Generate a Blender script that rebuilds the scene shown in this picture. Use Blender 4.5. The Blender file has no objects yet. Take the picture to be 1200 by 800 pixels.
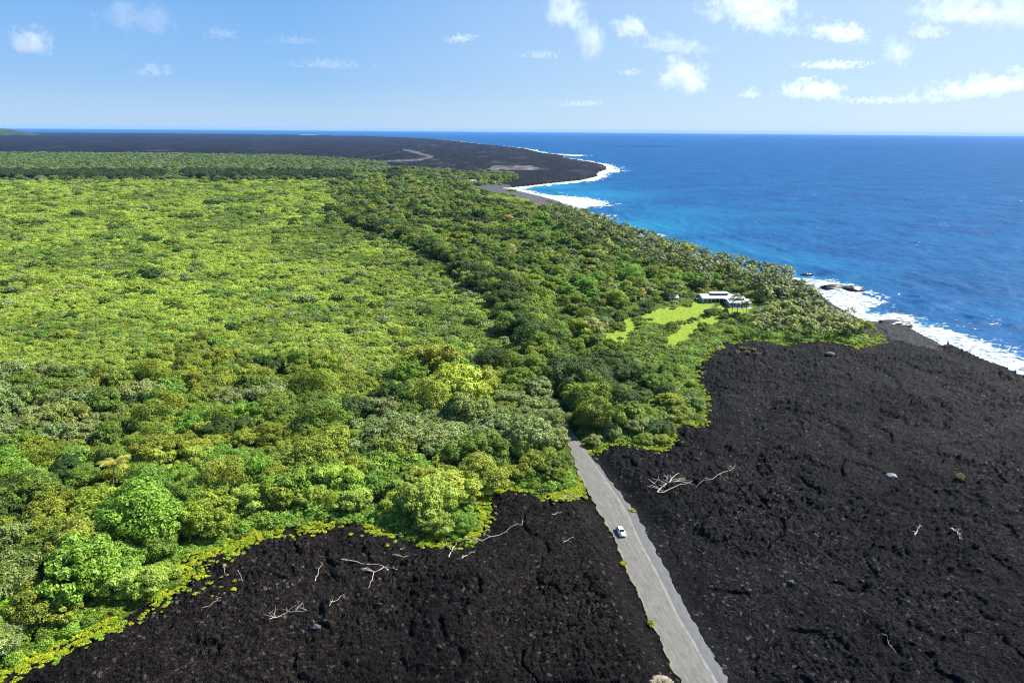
import bpy, bmesh, math, random
import numpy as np
from mathutils import Vector, Matrix, Euler

rng = np.random.default_rng(7)
random.seed(7)
SC = bpy.context.scene
COL = SC.collection
R = math.radians

# ------------------------------------------------------------------ camera
CAM_H = 118.0
PITCH, ROLL, FPX = R(17.15), R(0.45), 800.0
_cp, _sp = math.cos(PITCH), math.sin(PITCH)
_f = np.array([0, _cp, -_sp]); _r0 = np.array([1.0, 0, 0]); _u0 = np.array([0, _sp, _cp])
_r = _r0*math.cos(ROLL) + _u0*math.sin(ROLL)
_u = -_r0*math.sin(ROLL) + _u0*math.cos(ROLL)

def gp(x, y, z=8.0):
    """place on the ground (height z) seen at picture position x, y (1200 x 800)"""
    d = _f*FPX + _r*(x-600) + _u*(400-y)
    t = (z-CAM_H)/d[2]
    return np.array([d[0]*t, d[1]*t, z])

def poly(pts, z=8.0):
    return np.array([gp(x, y, z)[:2] for x, y in pts])

cam_data = bpy.data.cameras.new('camera')
cam_data.sensor_width = 36; cam_data.lens = 24
cam_data.clip_start = 0.5; cam_data.clip_end = 300000
cam = bpy.data.objects.new('camera', cam_data); COL.objects.link(cam)
M = Matrix((( _r[0], _u[0], -_f[0], 0), (_r[1], _u[1], -_f[1], 0), (_r[2], _u[2], -_f[2], CAM_H), (0, 0, 0, 1)))
cam.matrix_world = M
SC.camera = cam

# ------------------------------------------------------------------ noise
def _hash(ix, iy, s):
    h = ix*np.uint32(374761393) + iy*np.uint32(668265263) + np.uint32((s*1442695041+12345) & 0xffffffff)
    h ^= h >> np.uint32(13); h *= np.uint32(1274126177); h ^= h >> np.uint32(16)
    return (h & np.uint32(0xffff)).astype(np.float32)*np.float32(1/65535)

def _cell(x):
    i = np.floor(x); return i.astype(np.int32).view(np.uint32), (x-i).astype(np.float32)

def vnoise(x, y, s=0):
    x = np.asarray(x, float); y = np.asarray(y, float)
    ix, fx = _cell(x); iy, fy = _cell(y)
    fx = fx*fx*(3-2*fx); fy = fy*fy*(3-2*fy); o = np.uint32(1)
    a = _hash(ix, iy, s); b = _hash(ix+o, iy, s); c = _hash(ix, iy+o, s); d = _hash(ix+o, iy+o, s)
    a += (b-a)*fx; c += (d-c)*fx
    return a+(c-a)*fy

def fbm(x, y, s=0, o=4):
    v = 0; a = 0.5
    for i in range(o):
        v = v + a*vnoise(x, y, s+i*17); x = x*2.03+3.1; y = y*2.03+1.7; a *= 0.5
    return v/(1-0.5**o)

def worley(x, y, s=0):
    ix, fx = _cell(x); iy, fy = _cell(y); best = np.full(x.shape, 9.0, np.float32)
    for dx in (-1, 0, 1):
        for dy in (-1, 0, 1):
            cx = (ix.view(np.int32)+dx).view(np.uint32); cy = (iy.view(np.int32)+dy).view(np.uint32)
            best = np.minimum(best, (dx+_hash(cx, cy, s)-fx)**2+(dy+_hash(cx, cy, s+5)-fy)**2)
    return np.sqrt(best)

def inside(P, poly_):
    res = np.zeros(len(P), bool)
    lo = poly_.min(0); hi = poly_.max(0)
    w = np.nonzero((P[:, 0] >= lo[0]) & (P[:, 0] <= hi[0]) & (P[:, 1] >= lo[1]) & (P[:, 1] <= hi[1]))[0]
    if len(w) == 0: return res
    x = P[w, 0]; y = P[w, 1]; r = np.zeros(len(w), bool); n = len(poly_)
    for i in range(n):
        x1, y1 = poly_[i]; x2, y2 = poly_[(i+1) % n]
        if y1 == y2: continue
        c = (y1 > y) != (y2 > y)
        if c.any(): r ^= c & (x < (x2-x1)*(y-y1)/(y2-y1)+x1)
    res[w] = r
    return res

def dist_line(P, L, closed=False):
    best = np.full(len(P), 1e18); n = len(L)
    for i in range(n if closed else n-1):
        a = L[i]; b = L[(i+1) % n]; d = b-a; q = max(float(d@d), 1e-9)
        t = np.clip(((P[:, 0]-a[0])*d[0]+(P[:, 1]-a[1])*d[1])/q, 0, 1)
        best = np.minimum(best, (P[:, 0]-a[0]-t*d[0])**2+(P[:, 1]-a[1]-t*d[1])**2)
    return np.sqrt(best)

def sstep(x, a, b):
    t = np.clip((x-a)/(b-a), 0, 1); return t*t*(3-2*t)

def coarse(fn, X, Y, nR, nT, k=4):
    """a smooth function of the ground, evaluated on every k-th grid point and interpolated between"""
    ri = np.unique(np.append(np.arange(0, nR, k), nR-1)); ti = np.unique(np.append(np.arange(0, nT, k), nT-1))
    Xg = X.reshape(nR, nT)[np.ix_(ri, ti)]; Yg = Y.reshape(nR, nT)[np.ix_(ri, ti)]
    v = fn(np.stack([Xg.ravel(), Yg.ravel()], 1)).reshape(Xg.shape)
    def up(v, src, n):
        x = np.arange(n); j = np.clip(np.searchsorted(src, x, 'right')-1, 0, len(src)-2); f = (x-src[j])/(src[j+1]-src[j])
        return v[j]*(1-f)[:, None]+v[j+1]*f[:, None]
    return up(up(v, ri, nR).T, ti, nT).T.ravel()

# ------------------------------------------------------------------ layout, read off the photograph and laid on the ground
COAST_PX = [(-900, 152.5), (-400, 153.5), (30, 155.3), (100, 156), (200, 156.6), (300, 157.4), (420, 159), (458, 161), (502, 162.3), (531, 165),
            (560, 168.5), (575, 170), (612, 173.5), (643, 181), (668, 181.5), (645, 183.5), (663, 185), (685, 189), (705, 192), (713, 197),
            (698, 202), (702, 205), (683, 210), (648, 213.5), (607, 218), (590, 219.5), (610, 223), (643, 231), (663, 237), (657, 242), (672, 250),
            (700, 260), (740, 274), (790, 292), (820, 303), (850, 312), (900, 322), (930, 327), (945, 333), (957, 341), (970, 352), (987, 363), (1013, 376),
            (1029, 378), (1042, 375), (1060, 382), (1101, 403), (1139, 421), (1170, 433), (1200, 447), (1290, 487), (1400, 545), (1600, 650), (2000, 900), (2600, 1250)]
COAST = poly(COAST_PX, 2.0)
LAND = np.vstack([COAST, [[600, -400], [-3000, -400], [-30000, 2000]]])
LAVA_L = poly([(-60, 812), (0, 785), (44, 765), (100, 740), (140, 724), (180, 703), (203, 683), (216, 658), (250, 643), (300, 624), (340, 615), (380, 613), (426, 616), (463, 626), (487, 634), (511, 629),
               (548, 626), (559, 618), (560, 597), (572, 581), (590, 574), (604, 570), (620, 576), (637, 582), (654, 585), (672, 578), (684, 570), (700, 560), (760, 640), (850, 800), (1200, 1500), (-900, 1500)])
LAVA_R = poly([(680, 528), (695, 530), (705, 522), (725, 518), (750, 522), (772, 529), (785, 517), (781, 499), (807, 499), (820, 494), (822, 470), (813, 440), (817, 425), (824, 419), (833, 410),
               (841, 408), (860, 398), (900, 398), (913, 405), (940, 401), (976, 401), (1003, 408), (1014, 404), (1030, 397), (1042, 380), (1060, 380), (1101, 401), (1139, 419), (1200, 445), (1290, 485), (1600, 650), (2000, 900), (2600, 1250), (1500, 1500), (1000, 1100), (850, 800), (760, 650)])
SHORE = poly([(918, 322), (957, 338), (987, 361), (1013, 374), (1042, 372), (1105, 402), (1085, 404), (1050, 396), (1030, 398), (1010, 390), (990, 380), (965, 362), (940, 342)])
LAVA_FAR = poly([(-900, 147), (0, 153.5), (300, 156), (420, 157.5), (500, 160), (575, 166), (640, 174), (690, 183), (716, 190), (715, 200), (650, 214.5), (610, 217.5), (585, 214), (607, 211), (600, 205), (570, 202.5), (548, 204.5), (531, 202), (511, 200), (485, 198), (455, 197), (452, 193), (420, 189.5), (350, 184), (200, 181.5), (0, 180.5), (-900, 176)])
SHORE2 = poly([(905, 312), (930, 316), (957, 331), (1013, 366), (1042, 364), (1112, 400), (1104, 408), (1075, 405), (1050, 396), (1024, 394), (990, 384), (962, 366), (930, 340), (905, 325)], 3)
BEACH = poly([(545, 217), (575, 214), (598, 215), (606, 218), (590, 220), (615, 221), (640, 227), (668, 237), (660, 243), (640, 240), (612, 232), (580, 226)])
LAWNS = [poly(p) for p in ([(748, 372), (765, 366), (790, 361), (808, 359), (815, 351), (826, 351), (836, 356), (834, 367), (818, 371), (804, 378), (778, 382), (758, 381)],
                           [(778, 404), (782, 392), (796, 383), (815, 377), (838, 370), (850, 372), (844, 379), (818, 390), (803, 402), (792, 411)],
                           [(704, 391), (730, 386), (736, 373), (748, 377), (743, 394), (733, 407), (712, 409)],
                           [(846, 359), (874, 359), (884, 361), (870, 367), (848, 367)],
                           [(908, 358), (932, 360), (934, 363), (910, 363)])]
TRACKS = [poly([(440, 189.5), (478, 187.2), (490, 186.5), (503, 184.2), (493, 181.8), (483, 178.6), (472, 176), (474, 175.3), (487, 177.8), (498, 181.2), (508, 184.4), (494, 188), (478, 189), (455, 189.8)]),
          poly([(558, 203.5), (573, 198), (579, 194.8), (622, 194.5), (634, 198), (628, 199), (590, 199), (578, 199.5), (566, 203.3)])]
COASTAL = poly([(385, 228), (405, 255), (440, 276), (480, 292), (530, 318), (580, 365), (615, 425), (640, 470), (665, 508), (680, 528), (700, 524), (820, 496), (815, 440), (830, 408), (1016, 404), (992, 362), (928, 326), (820, 302), (700, 258), (655, 240), (560, 234), (545, 214), (455, 203), (385, 203)])
GARDEN = poly([(690, 375), (745, 352), (800, 352), (830, 346), (890, 350), (960, 360), (1000, 385), (1005, 410), (860, 404), (830, 420), (790, 440), (730, 425)])
HOUSE_CLEAR = poly([(818, 345), (850, 337), (885, 352), (895, 365), (850, 369), (838, 362)])
TREELINE = poly([(392, 250), (430, 268), (482, 284), (520, 308), (560, 332), (592, 362), (606, 392), (640, 440), (672, 478), (690, 505)])

def road_curve(pts):
    p = np.array(pts, float)
    return lambda y: np.interp(y, p[:, 1], p[:, 0])
RL = road_curve([(655, 480), (660, 500), (662, 507), (677, 552), (695, 587), (714, 620), (726, 645), (737, 673), (750, 699), (765, 733), (780, 766), (797, 800), (850, 905), (1060, 1320)])
RR = road_curve([(660, 480), (668, 500), (672, 508), (692, 534), (710, 557), (730, 582), (748, 606), (763, 633), (775, 657), (787, 678), (807, 716), (825, 746), (840, 775), (853, 800), (905, 905), (1120, 1320)])
RD = road_curve([(660, 480), (668, 500), (672, 508), (691, 535), (708, 558), (726, 584), (739, 606), (749, 630), (758, 647), (775, 678), (797, 724), (812, 748), (825, 771), (842, 800), (894, 905), (1108, 1320)])
ROAD_Y = np.concatenate([np.arange(480, 560, 2.0), np.arange(560, 820, 1.0), np.arange(820, 1300, 12)])
ROAD_Z = 8.35
roadL = np.array([gp(RL(y), y, ROAD_Z) for y in ROAD_Y]); roadR = np.array([gp(RR(y), y, ROAD_Z) for y in ROAD_Y]); roadD = np.array([gp(RD(y), y, ROAD_Z) for y in ROAD_Y])
ROADPOLY = np.vstack([roadL[:, :2], roadR[::-1, :2]])

def coast_sd(P):
    d = dist_line(P, COAST); return np.where(inside(P, LAND), d, -d)

BEACHLINE = poly([(575, 219), (600, 219), (640, 229), (660, 238)])
def edge_dist(P): return np.minimum(dist_line(P, LAVA_L, True), dist_line(P, LAVA_R, True))
ROADLINE = np.vstack([roadL[:, :2], roadR[::-1, :2]])[::8]
def road_dist(P): return np.where(inside(P, ROADPOLY), 0, dist_line(P, ROADLINE, True))
def base_height(P, sd=None, bdist=None):
    """height of the land without the clinker"""
    if sd is None: sd = coast_sd(P)
    h = np.minimum(8.0, np.where(sd > 0, 3.2+0.08*sd, -2+3*np.maximum(sd, -1)))
    b = sstep(dist_line(P, BEACHLINE) if bdist is None else bdist, 160, 60)
    h = h*(1-b) + np.minimum(8, 0.25+0.06*np.maximum(sd, -20))*b
    return h + (fbm(P[:, 0]/60, P[:, 1]/60, 3)-0.5)*1.6*sstep(sd, 10, 80)

# ------------------------------------------------------------------ mesh + material helpers
def np_mesh(name, V, F, smooth=False):
    me = bpy.data.meshes.new(name)
    V = np.ascontiguousarray(V, np.float32); F = np.ascontiguousarray(F, np.int32)
    n = F.shape[1]
    me.vertices.add(len(V)); me.vertices.foreach_set('co', V.ravel())
    me.loops.add(F.size); me.loops.foreach_set('vertex_index', F.ravel())
    me.polygons.add(len(F)); me.polygons.foreach_set('loop_start', np.arange(0, F.size, n, dtype=np.int32))
    me.polygons.foreach_set('use_smooth', np.full(len(F), smooth, bool))
    me.update(calc_edges=True)
    return me

def attr(me, name, arr, typ='FLOAT'):
    a = me.attributes.new(name, typ, 'POINT')
    if typ == 'FLOAT_COLOR': a.data.foreach_set('color', np.ascontiguousarray(arr, np.float32).ravel())
    elif typ == 'FLOAT_VECTOR': a.data.foreach_set('vector', np.ascontiguousarray(arr, np.float32).ravel())
    elif typ == 'INT': a.data.foreach_set('value', np.ascontiguousarray(arr, np.int32))
    else: a.data.foreach_set('value', np.ascontiguousarray(arr, np.float32))

def link(name, me, mat=None, parent=None, loc=None, rotz=None):
    o = bpy.data.objects.new(name, me); COL.objects.link(o)
    if mat is not None and len(me.materials) == 0: me.materials.append(mat)
    if parent is not None: o.parent = parent
    if loc is not None: o.location = loc
    if rotz is not None: o.rotation_euler = (0, 0, rotz)
    return o

def tag(o, label=None, category=None, group=None, kind=None):
    if label: o['label'] = label
    if category: o['category'] = category
    if group: o['group'] = group
    if kind: o['kind'] = kind
    return o

def thing(name, label, category, loc=(0, 0, 0), rotz=0, group=None):
    o = bpy.data.objects.new(name, None); COL.objects.link(o)
    o.location = loc; o.rotation_euler = (0, 0, rotz); o.empty_display_size = 0.5
    return tag(o, label, category, group)

class NT:
    def __init__(self, name):
        self.m = bpy.data.materials.new(name); self.m.use_nodes = True
        self.t = self.m.node_tree; self.t.nodes.clear()
        self.out = self.t.nodes.new('ShaderNodeOutputMaterial')
    def n(self, typ, **kw):
        nd = self.t.nodes.new(typ)
        for k, v in kw.items(): setattr(nd, k, v)
        return nd
    def l(self, a, b): self.t.links.new(a, b)
    def set(self, sock, v):
        if hasattr(v, 'is_output') or hasattr(v, 'links'): self.l(v, sock)
        else: sock.default_value = v
    def math(self, op, a, b=0.5, c=None, clamp=False):
        nd = self.n('ShaderNodeMath', operation=op, use_clamp=clamp)
        self.set(nd.inputs[0], a); self.set(nd.inputs[1], b)
        if c is not None: self.set(nd.inputs[2], c)
        return nd.outputs[0]
    def mix(self, f, a, b, mode='MIX'):
        nd = self.n('ShaderNodeMix', data_type='RGBA', blend_type=mode)
        self.set(nd.inputs[0], f); self.set(nd.inputs[6], a); self.set(nd.inputs[7], b)
        return nd.outputs[2]
    def ramp(self, v, lo, hi, a=0.0, b=1.0):
        nd = self.n('ShaderNodeMapRange'); nd.interpolation_type = 'SMOOTHSTEP'
        self.set(nd.inputs[0], v)
        for i, q in enumerate((lo, hi, a, b)): self.set(nd.inputs[i+1], q)
        return nd.outputs[0]
    def noise(self, vec, scale, detail=4, rough=0.5, dist=0.0):
        nd = self.n('ShaderNodeTexNoise'); self.l(vec, nd.inputs['Vector'])
        nd.inputs['Scale'].default_value = scale; nd.inputs['Detail'].default_value = detail
        nd.inputs['Roughness'].default_value = rough; nd.inputs['Distortion'].default_value = dist
        return nd.outputs[0]
    def voro(self, vec, scale, out='Distance', feature='F1'):
        nd = self.n('ShaderNodeTexVoronoi', feature=feature); self.l(vec, nd.inputs['Vector']); nd.inputs['Scale'].default_value = scale
        return nd.outputs[out]
    def pos(self): return self.n('ShaderNodeNewGeometry').outputs['Position']
    def attr(self, name, typ='GEOMETRY', out='Fac'):
        return self.n('ShaderNodeAttribute', attribute_name=name, attribute_type=typ).outputs[out]
    def bump(self, h, strength=0.5, dist=0.2):
        nd = self.n('ShaderNodeBump'); self.l(h, nd.inputs['Height']); nd.inputs['Strength'].default_value = strength; nd.inputs['Distance'].default_value = dist
        return nd.outputs[0]
    def bsdf(self, color, rough=0.8, normal=None, spec=0.5, metal=0.0):
        b = self.n('ShaderNodeBsdfPrincipled'); self.set(b.inputs['Base Color'], color); self.set(b.inputs['Roughness'], rough)
        self.set(b.inputs['Specular IOR Level'], spec); b.inputs['Metallic'].default_value = metal
        if normal is not None: self.l(normal, b.inputs['Normal'])
        self.l(b.outputs[0], self.out.inputs['Surface']); return b

def plain(name, color, rough=0.7, spec=0.4, var=0.12, scale=3.0, metal=0.0):
    """paint, wood, cloth: a colour with slight uneven wear"""
    t = NT(name); v = t.noise(t.n('ShaderNodeTexCoord').outputs['Object'], scale, 5, 0.6)
    c = t.mix(v, tuple(q*(1-var) for q in color)+(1,), tuple(min(1, q*(1+var)) for q in color)+(1,))
    t.bsdf(c, rough, None, spec, metal); return t.m

# ------------------------------------------------------------------ materials of the setting
def lava_material():
    t = NT('lava'); p = t.pos()
    wp = t.n('ShaderNodeVectorMath', operation='ADD'); nz = t.n('ShaderNodeTexNoise'); t.l(p, nz.inputs['Vector']); nz.inputs['Scale'].default_value = .8; nz.inputs['Detail'].default_value = 4; t.l(p, wp.inputs[0]); t.l(nz.outputs['Color'], wp.inputs[1])
    cell = t.voro(wp.outputs[0], 1.5, 'Color'); g = t.n('ShaderNodeSeparateColor'); t.l(cell, g.inputs[0])
    cell2 = t.voro(p, 3.1, 'Color'); g2 = t.n('ShaderNodeSeparateColor'); t.l(cell2, g2.inputs[0])
    big = t.noise(p, 0.02, 4, 0.6); brown = t.math('ADD', t.math('MULTIPLY', t.attr('brown'), .75), t.ramp(t.noise(p, 0.035, 4, 0.6, 0.5), 0.42, 0.75, 0, .35), clamp=True)
    v = t.math('MULTIPLY_ADD', g.outputs[0], 0.5, t.math('MULTIPLY', g2.outputs[0], 0.5))
    v = t.math('POWER', v, 2.7)
    dark = t.mix(brown, (0.0010, 0.0010, 0.0013, 1), (0.0018, 0.0013, 0.0011, 1)); light = t.mix(brown, (0.0200, 0.0202, 0.0202, 1), (0.0280, 0.0225, 0.0185, 1))
    c = t.mix(v, dark, light)
    rare = t.ramp(g.outputs[1], 0.965, 0.99); c = t.mix(t.math('MULTIPLY', rare, 0.45), c, (0.10, 0.096, 0.092, 1))
    farw = t.ramp(t.n('ShaderNodeVectorMath', operation='LENGTH').outputs['Value'], 0, 1)
    c = t.mix(1.0, c, t.mix(t.ramp(big, 0.32, 0.68), (.55, .55, .56, 1), (1.55, 1.5, 1.45, 1)), 'MULTIPLY')
    mp = t.n('ShaderNodeMapping'); mp.inputs['Scale'].default_value = (0.9, .22, 1); t.l(p, mp.inputs['Vector'])
    streak = t.ramp(t.noise(mp.outputs[0], 0.012, 6, 0.75), 0.5, 0.68)
    c = t.mix(t.math('MULTIPLY', streak, t.attr('far')), t.mix(t.math('MULTIPLY', t.attr('far'), .45), c, (.003, .003, .0038, 1)), (0.036, 0.035, 0.036, 1))
    h = t.math('ADD', t.math('MULTIPLY', t.voro(p, 2.6), -0.5), t.noise(p, 3.0, 5, 0.7))
    t.bsdf(c, 0.7, t.bump(h, 0.9, 0.35), 0.06); return t.m

def soil_material():
    t = NT('forest_floor'); p = t.pos(); n = t.noise(p, 0.15, 6, 0.65)
    c = t.mix(n, (0.03, 0.055, 0.008, 1), (0.08, 0.12, 0.012, 1)); c = t.mix(t.ramp(t.noise(p, 0.9, 4), 0.5, 0.7, 0, 0.6), c, (0.03, 0.040, 0.012, 1))
    t.bsdf(c, 0.95, t.bump(n, 0.8, 1.0), 0.1); return t.m

def lawn_material():
    t = NT('lawn'); p = t.pos(); n = t.noise(p, 0.12, 6, 0.65)
    c = t.mix(n, (0.13, 0.22, 0.012, 1), (0.25, 0.31, 0.016, 1)); c = t.mix(t.ramp(t.noise(p, 0.5, 4, 0.6), 0.42, 0.7, 0, 0.8), c, (0.07, 0.11, 0.014, 1))
    t.bsdf(c, 0.9, t.bump(t.noise(p, 4, 4), 0.6, 0.2), 0.2); return t.m

def sand_material():
    t = NT('black_sand'); p = t.pos(); n = t.noise(p, 0.05, 6, 0.6)
    t.bsdf(t.mix(n, (0.03, 0.03, 0.033, 1), (0.065, 0.06, 0.06, 1)), 0.7, t.bump(n, 0.3, 0.5), 0.3); return t.m

def shore_material():
    t = NT('shore_rock'); p = t.pos(); n = t.noise(p, 0.12, 6, 0.7); v = t.voro(p, 0.45)
    c = t.mix(n, (0.002, 0.002, 0.0025, 1), (0.013, 0.0125, 0.013, 1)); c = t.mix(t.ramp(v, 0.5, 0.9), c, (0.028, 0.027, 0.026, 1))
    t.bsdf(c, 0.75, t.bump(t.math('ADD', n, v), 0.9, 0.6), 0.12); return t.m

def track_material():
    t = NT('gravel_track'); p = t.pos(); n = t.noise(p, 0.03, 6, 0.75)
    t.bsdf(t.mix(t.ramp(n, 0.40, 0.62), (0.008, 0.008, 0.009, 1), (0.13, 0.122, 0.115, 1)), 0.9, None, 0.2); return t.m

# ------------------------------------------------------------------ land
TERRAIN = {}
def surface(P):
    """height of the built land, clinker and all"""
    P = np.atleast_2d(np.asarray(P, float)); th, rr, Z = TERRAIN['th'], TERRAIN['rr'], TERRAIN['Z']
    a = np.arctan2(P[:, 0], P[:, 1]); d = np.hypot(P[:, 0], P[:, 1])
    j = np.clip(np.searchsorted(th, a)-1, 0, len(th)-2); i = np.clip(np.searchsorted(rr, d)-1, 0, len(rr)-2)
    f = np.clip((a-th[j])/(th[j+1]-th[j]), 0, 1); g = np.clip((d-rr[i])/(rr[i+1]-rr[i]), 0, 1)
    return (Z[i, j]*(1-f)+Z[i, j+1]*f)*(1-g)+(Z[i+1, j]*(1-f)+Z[i+1, j+1]*f)*g

def build_land():
    th = np.concatenate([np.linspace(-74, -46, 90, endpoint=False), np.linspace(-46, 46, 1250), np.linspace(46, 74, 91)[1:]])*math.pi/180
    ys = np.concatenate([np.arange(1330, 830, -4.0), np.arange(830, 230, -1.05), np.arange(230, 168, -0.6), np.arange(168, 156.2, -0.4)])
    dep = PITCH+np.arctan((ys-400)/FPX)
    rr = np.concatenate([(CAM_H-8)/np.tan(dep), [19000, 24000, 30000]])
    TH, RR_ = np.meshgrid(th, rr); nR, nT = TH.shape
    X = (RR_*np.sin(TH)).ravel(); Y = (RR_*np.cos(TH)).ravel(); P = np.stack([X, Y], 1)
    sd = coarse(coast_sd, X, Y, nR, nT)
    wob = (fbm(X/14, Y/14, 40)-0.5)*9*np.clip(RR_.ravel()/600, 0.35, 1)
    wob2 = (fbm(X/14+50, Y/14, 44)-0.5)*9*np.clip(RR_.ravel()/600, 0.35, 1)
    Pw = P+np.stack([wob, wob2], 1)
    bdist = coarse(lambda Q: dist_line(Q, BEACHLINE), X, Y, nR, nT)
    Z = base_height(P, sd, bdist)
    near = inside(Pw, LAVA_L) | inside(Pw, LAVA_R)
    far = inside(Pw, LAVA_FAR)
    cls = np.zeros(len(P), int)                       # 0 forest floor
    cls[near | far] = 1
    cls[inside(Pw, SHORE)] = 2
    cls[inside(Pw, BEACH) & ~near] = 3
    Pl = P+np.stack([(fbm(X/5, Y/5, 46)-.5)*7, (fbm(X/5, Y/5, 47)-.5)*9], 1)
    for L in LAWNS: cls[inside(Pl, L)] = 4
    for L in TRACKS: cls[inside(P, L)] = 5
    lr = dist_line(P, LAVA_R, True); k0 = (cls == 0) & (sd > -5) & (X > 0) & (RR_.ravel() < 900)
    cls[k0 & (sd < 26)] = 2; k1 = k0 & (sd < 30) & (lr < 14); cls[k1] = 1; near = near | k1
    k2 = inside(Pw, SHORE2) & (sd > -8); cls[k2] = 2; near = near & ~k2
    # the flow stands above the soil and is a heap of clinker
    e = coarse(edge_dist, X, Y, nR, nT, 3)
    dr = coarse(road_dist, X, Y, nR, nT, 2)
    rise = sstep(e, 0, 16)*near*1.0 - (1-sstep(e, 0, 9))*near*.5
    flat = sstep(dr, 0.3, 10.0)
    amp = np.where(cls == 1, 1.0, np.where(cls == 2, 1.1, np.where(cls == 0, 0.3, 0.05)))
    wx = X+(fbm(X/7, Y/7, 13, 3)-.5)*5; wy = Y+(fbm(X/7+40, Y/7, 14, 3)-.5)*5
    mk = sstep(fbm(X/24, Y/24, 15, 3), .38, .62)          # coarse blocks here, fine rubble there
    clk = (1-np.clip(worley(wx/2.6, wy/2.6, 1), 0, 1))*1.1*mk + (1-np.clip(worley(wx/1.25+9, wy/1.25, 2), 0, 1))*(.4+.4*mk) + (vnoise(X/.7, Y/.7, 5)-.5)*.4
    crack = np.abs(fbm(wx/17, wy/17, 16, 3)*2-1); clk = clk - .9*sstep(crack, .09, 0)
    hum = (fbm(X/11, Y/11, 21, 4)-0.5)*2.6 + (fbm(X/3.5, Y/3.5, 27, 3)-0.5)*1.5
    ridge = (1-np.abs(fbm(X/26, Y/26, 31, 3)*2-1))*1.4 + ((1-np.abs(fbm(X/70, Y/70, 35, 3)*2-1))*1.6-.8)*sstep(e, 4, 35)
    clk = clk + (rng.random(len(X))-0.5)*0.2*sstep(-RR_.ravel(), -700, -250)
    fadefar = np.clip(900/RR_.ravel(), 0.35, 1)
    Z = Z + flat*(rise + amp*fadefar*(clk+hum*0.8+ridge-0.9))
    inroad = 1-sstep(dr, 0.0, 2.5)
    Z = Z*(1-inroad) + (ROAD_Z-0.22)*inroad
    berm = np.exp(-((dr-6.0)/3.0)**2)*near*0.4; Z = Z+berm
    Z = np.where(sd < 0, np.minimum(Z, -2.0), Z)
    Z = np.where((cls == 2) & (sd > 0), np.minimum(Z, 1.2+0.15*sd+1.2*fbm(X/6, Y/6, 9)*2), Z)
    far_ridge = sstep(RR_.ravel(), 1800, 6000)*(fbm(X/500, Y/500, 61)-0.35)*8*sstep(sd, 30, 300); Z = Z+far_ridge
    TERRAIN.update(th=th, rr=rr, Z=Z.reshape(nR, nT))
    V = np.stack([X, Y, Z], 1)
    i = np.arange((nR-1)*nT).reshape(nR-1, nT)[:, :-1].ravel()
    F = np.stack([i, i+1, i+1+nT, i+nT], 1)
    keep = (sd[F] > -6).any(1)
    F = F[keep]; fc = cls[F].max(1); fc = np.where(((cls[F] == 1).sum(1) >= 2) & (fc == 1), 1, np.where(fc == 1, 0, fc))
    farw = sstep(RR_.ravel(), 900, 2200); inL = inside(P, LAVA_L)
    names = [('ground', soil_material), ('lava_field', lava_material), ('shore', shore_material), ('beach', sand_material), ('lawn', lawn_material), ('path', track_material)]
    for k, (nm, mf) in enumerate(names):
        f = F[fc == k]
        if len(f) == 0: continue
        u, inv = np.unique(f.ravel(), return_inverse=True)
        me = np_mesh(nm, V[u], inv.reshape(-1, 4), smooth=(k != 1))
        attr(me, 'far', farw[u]); attr(me, 'brown', inL[u].astype(float)); me.update()
        tag(link(nm, me, mf()), kind='structure')
build_land()

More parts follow.
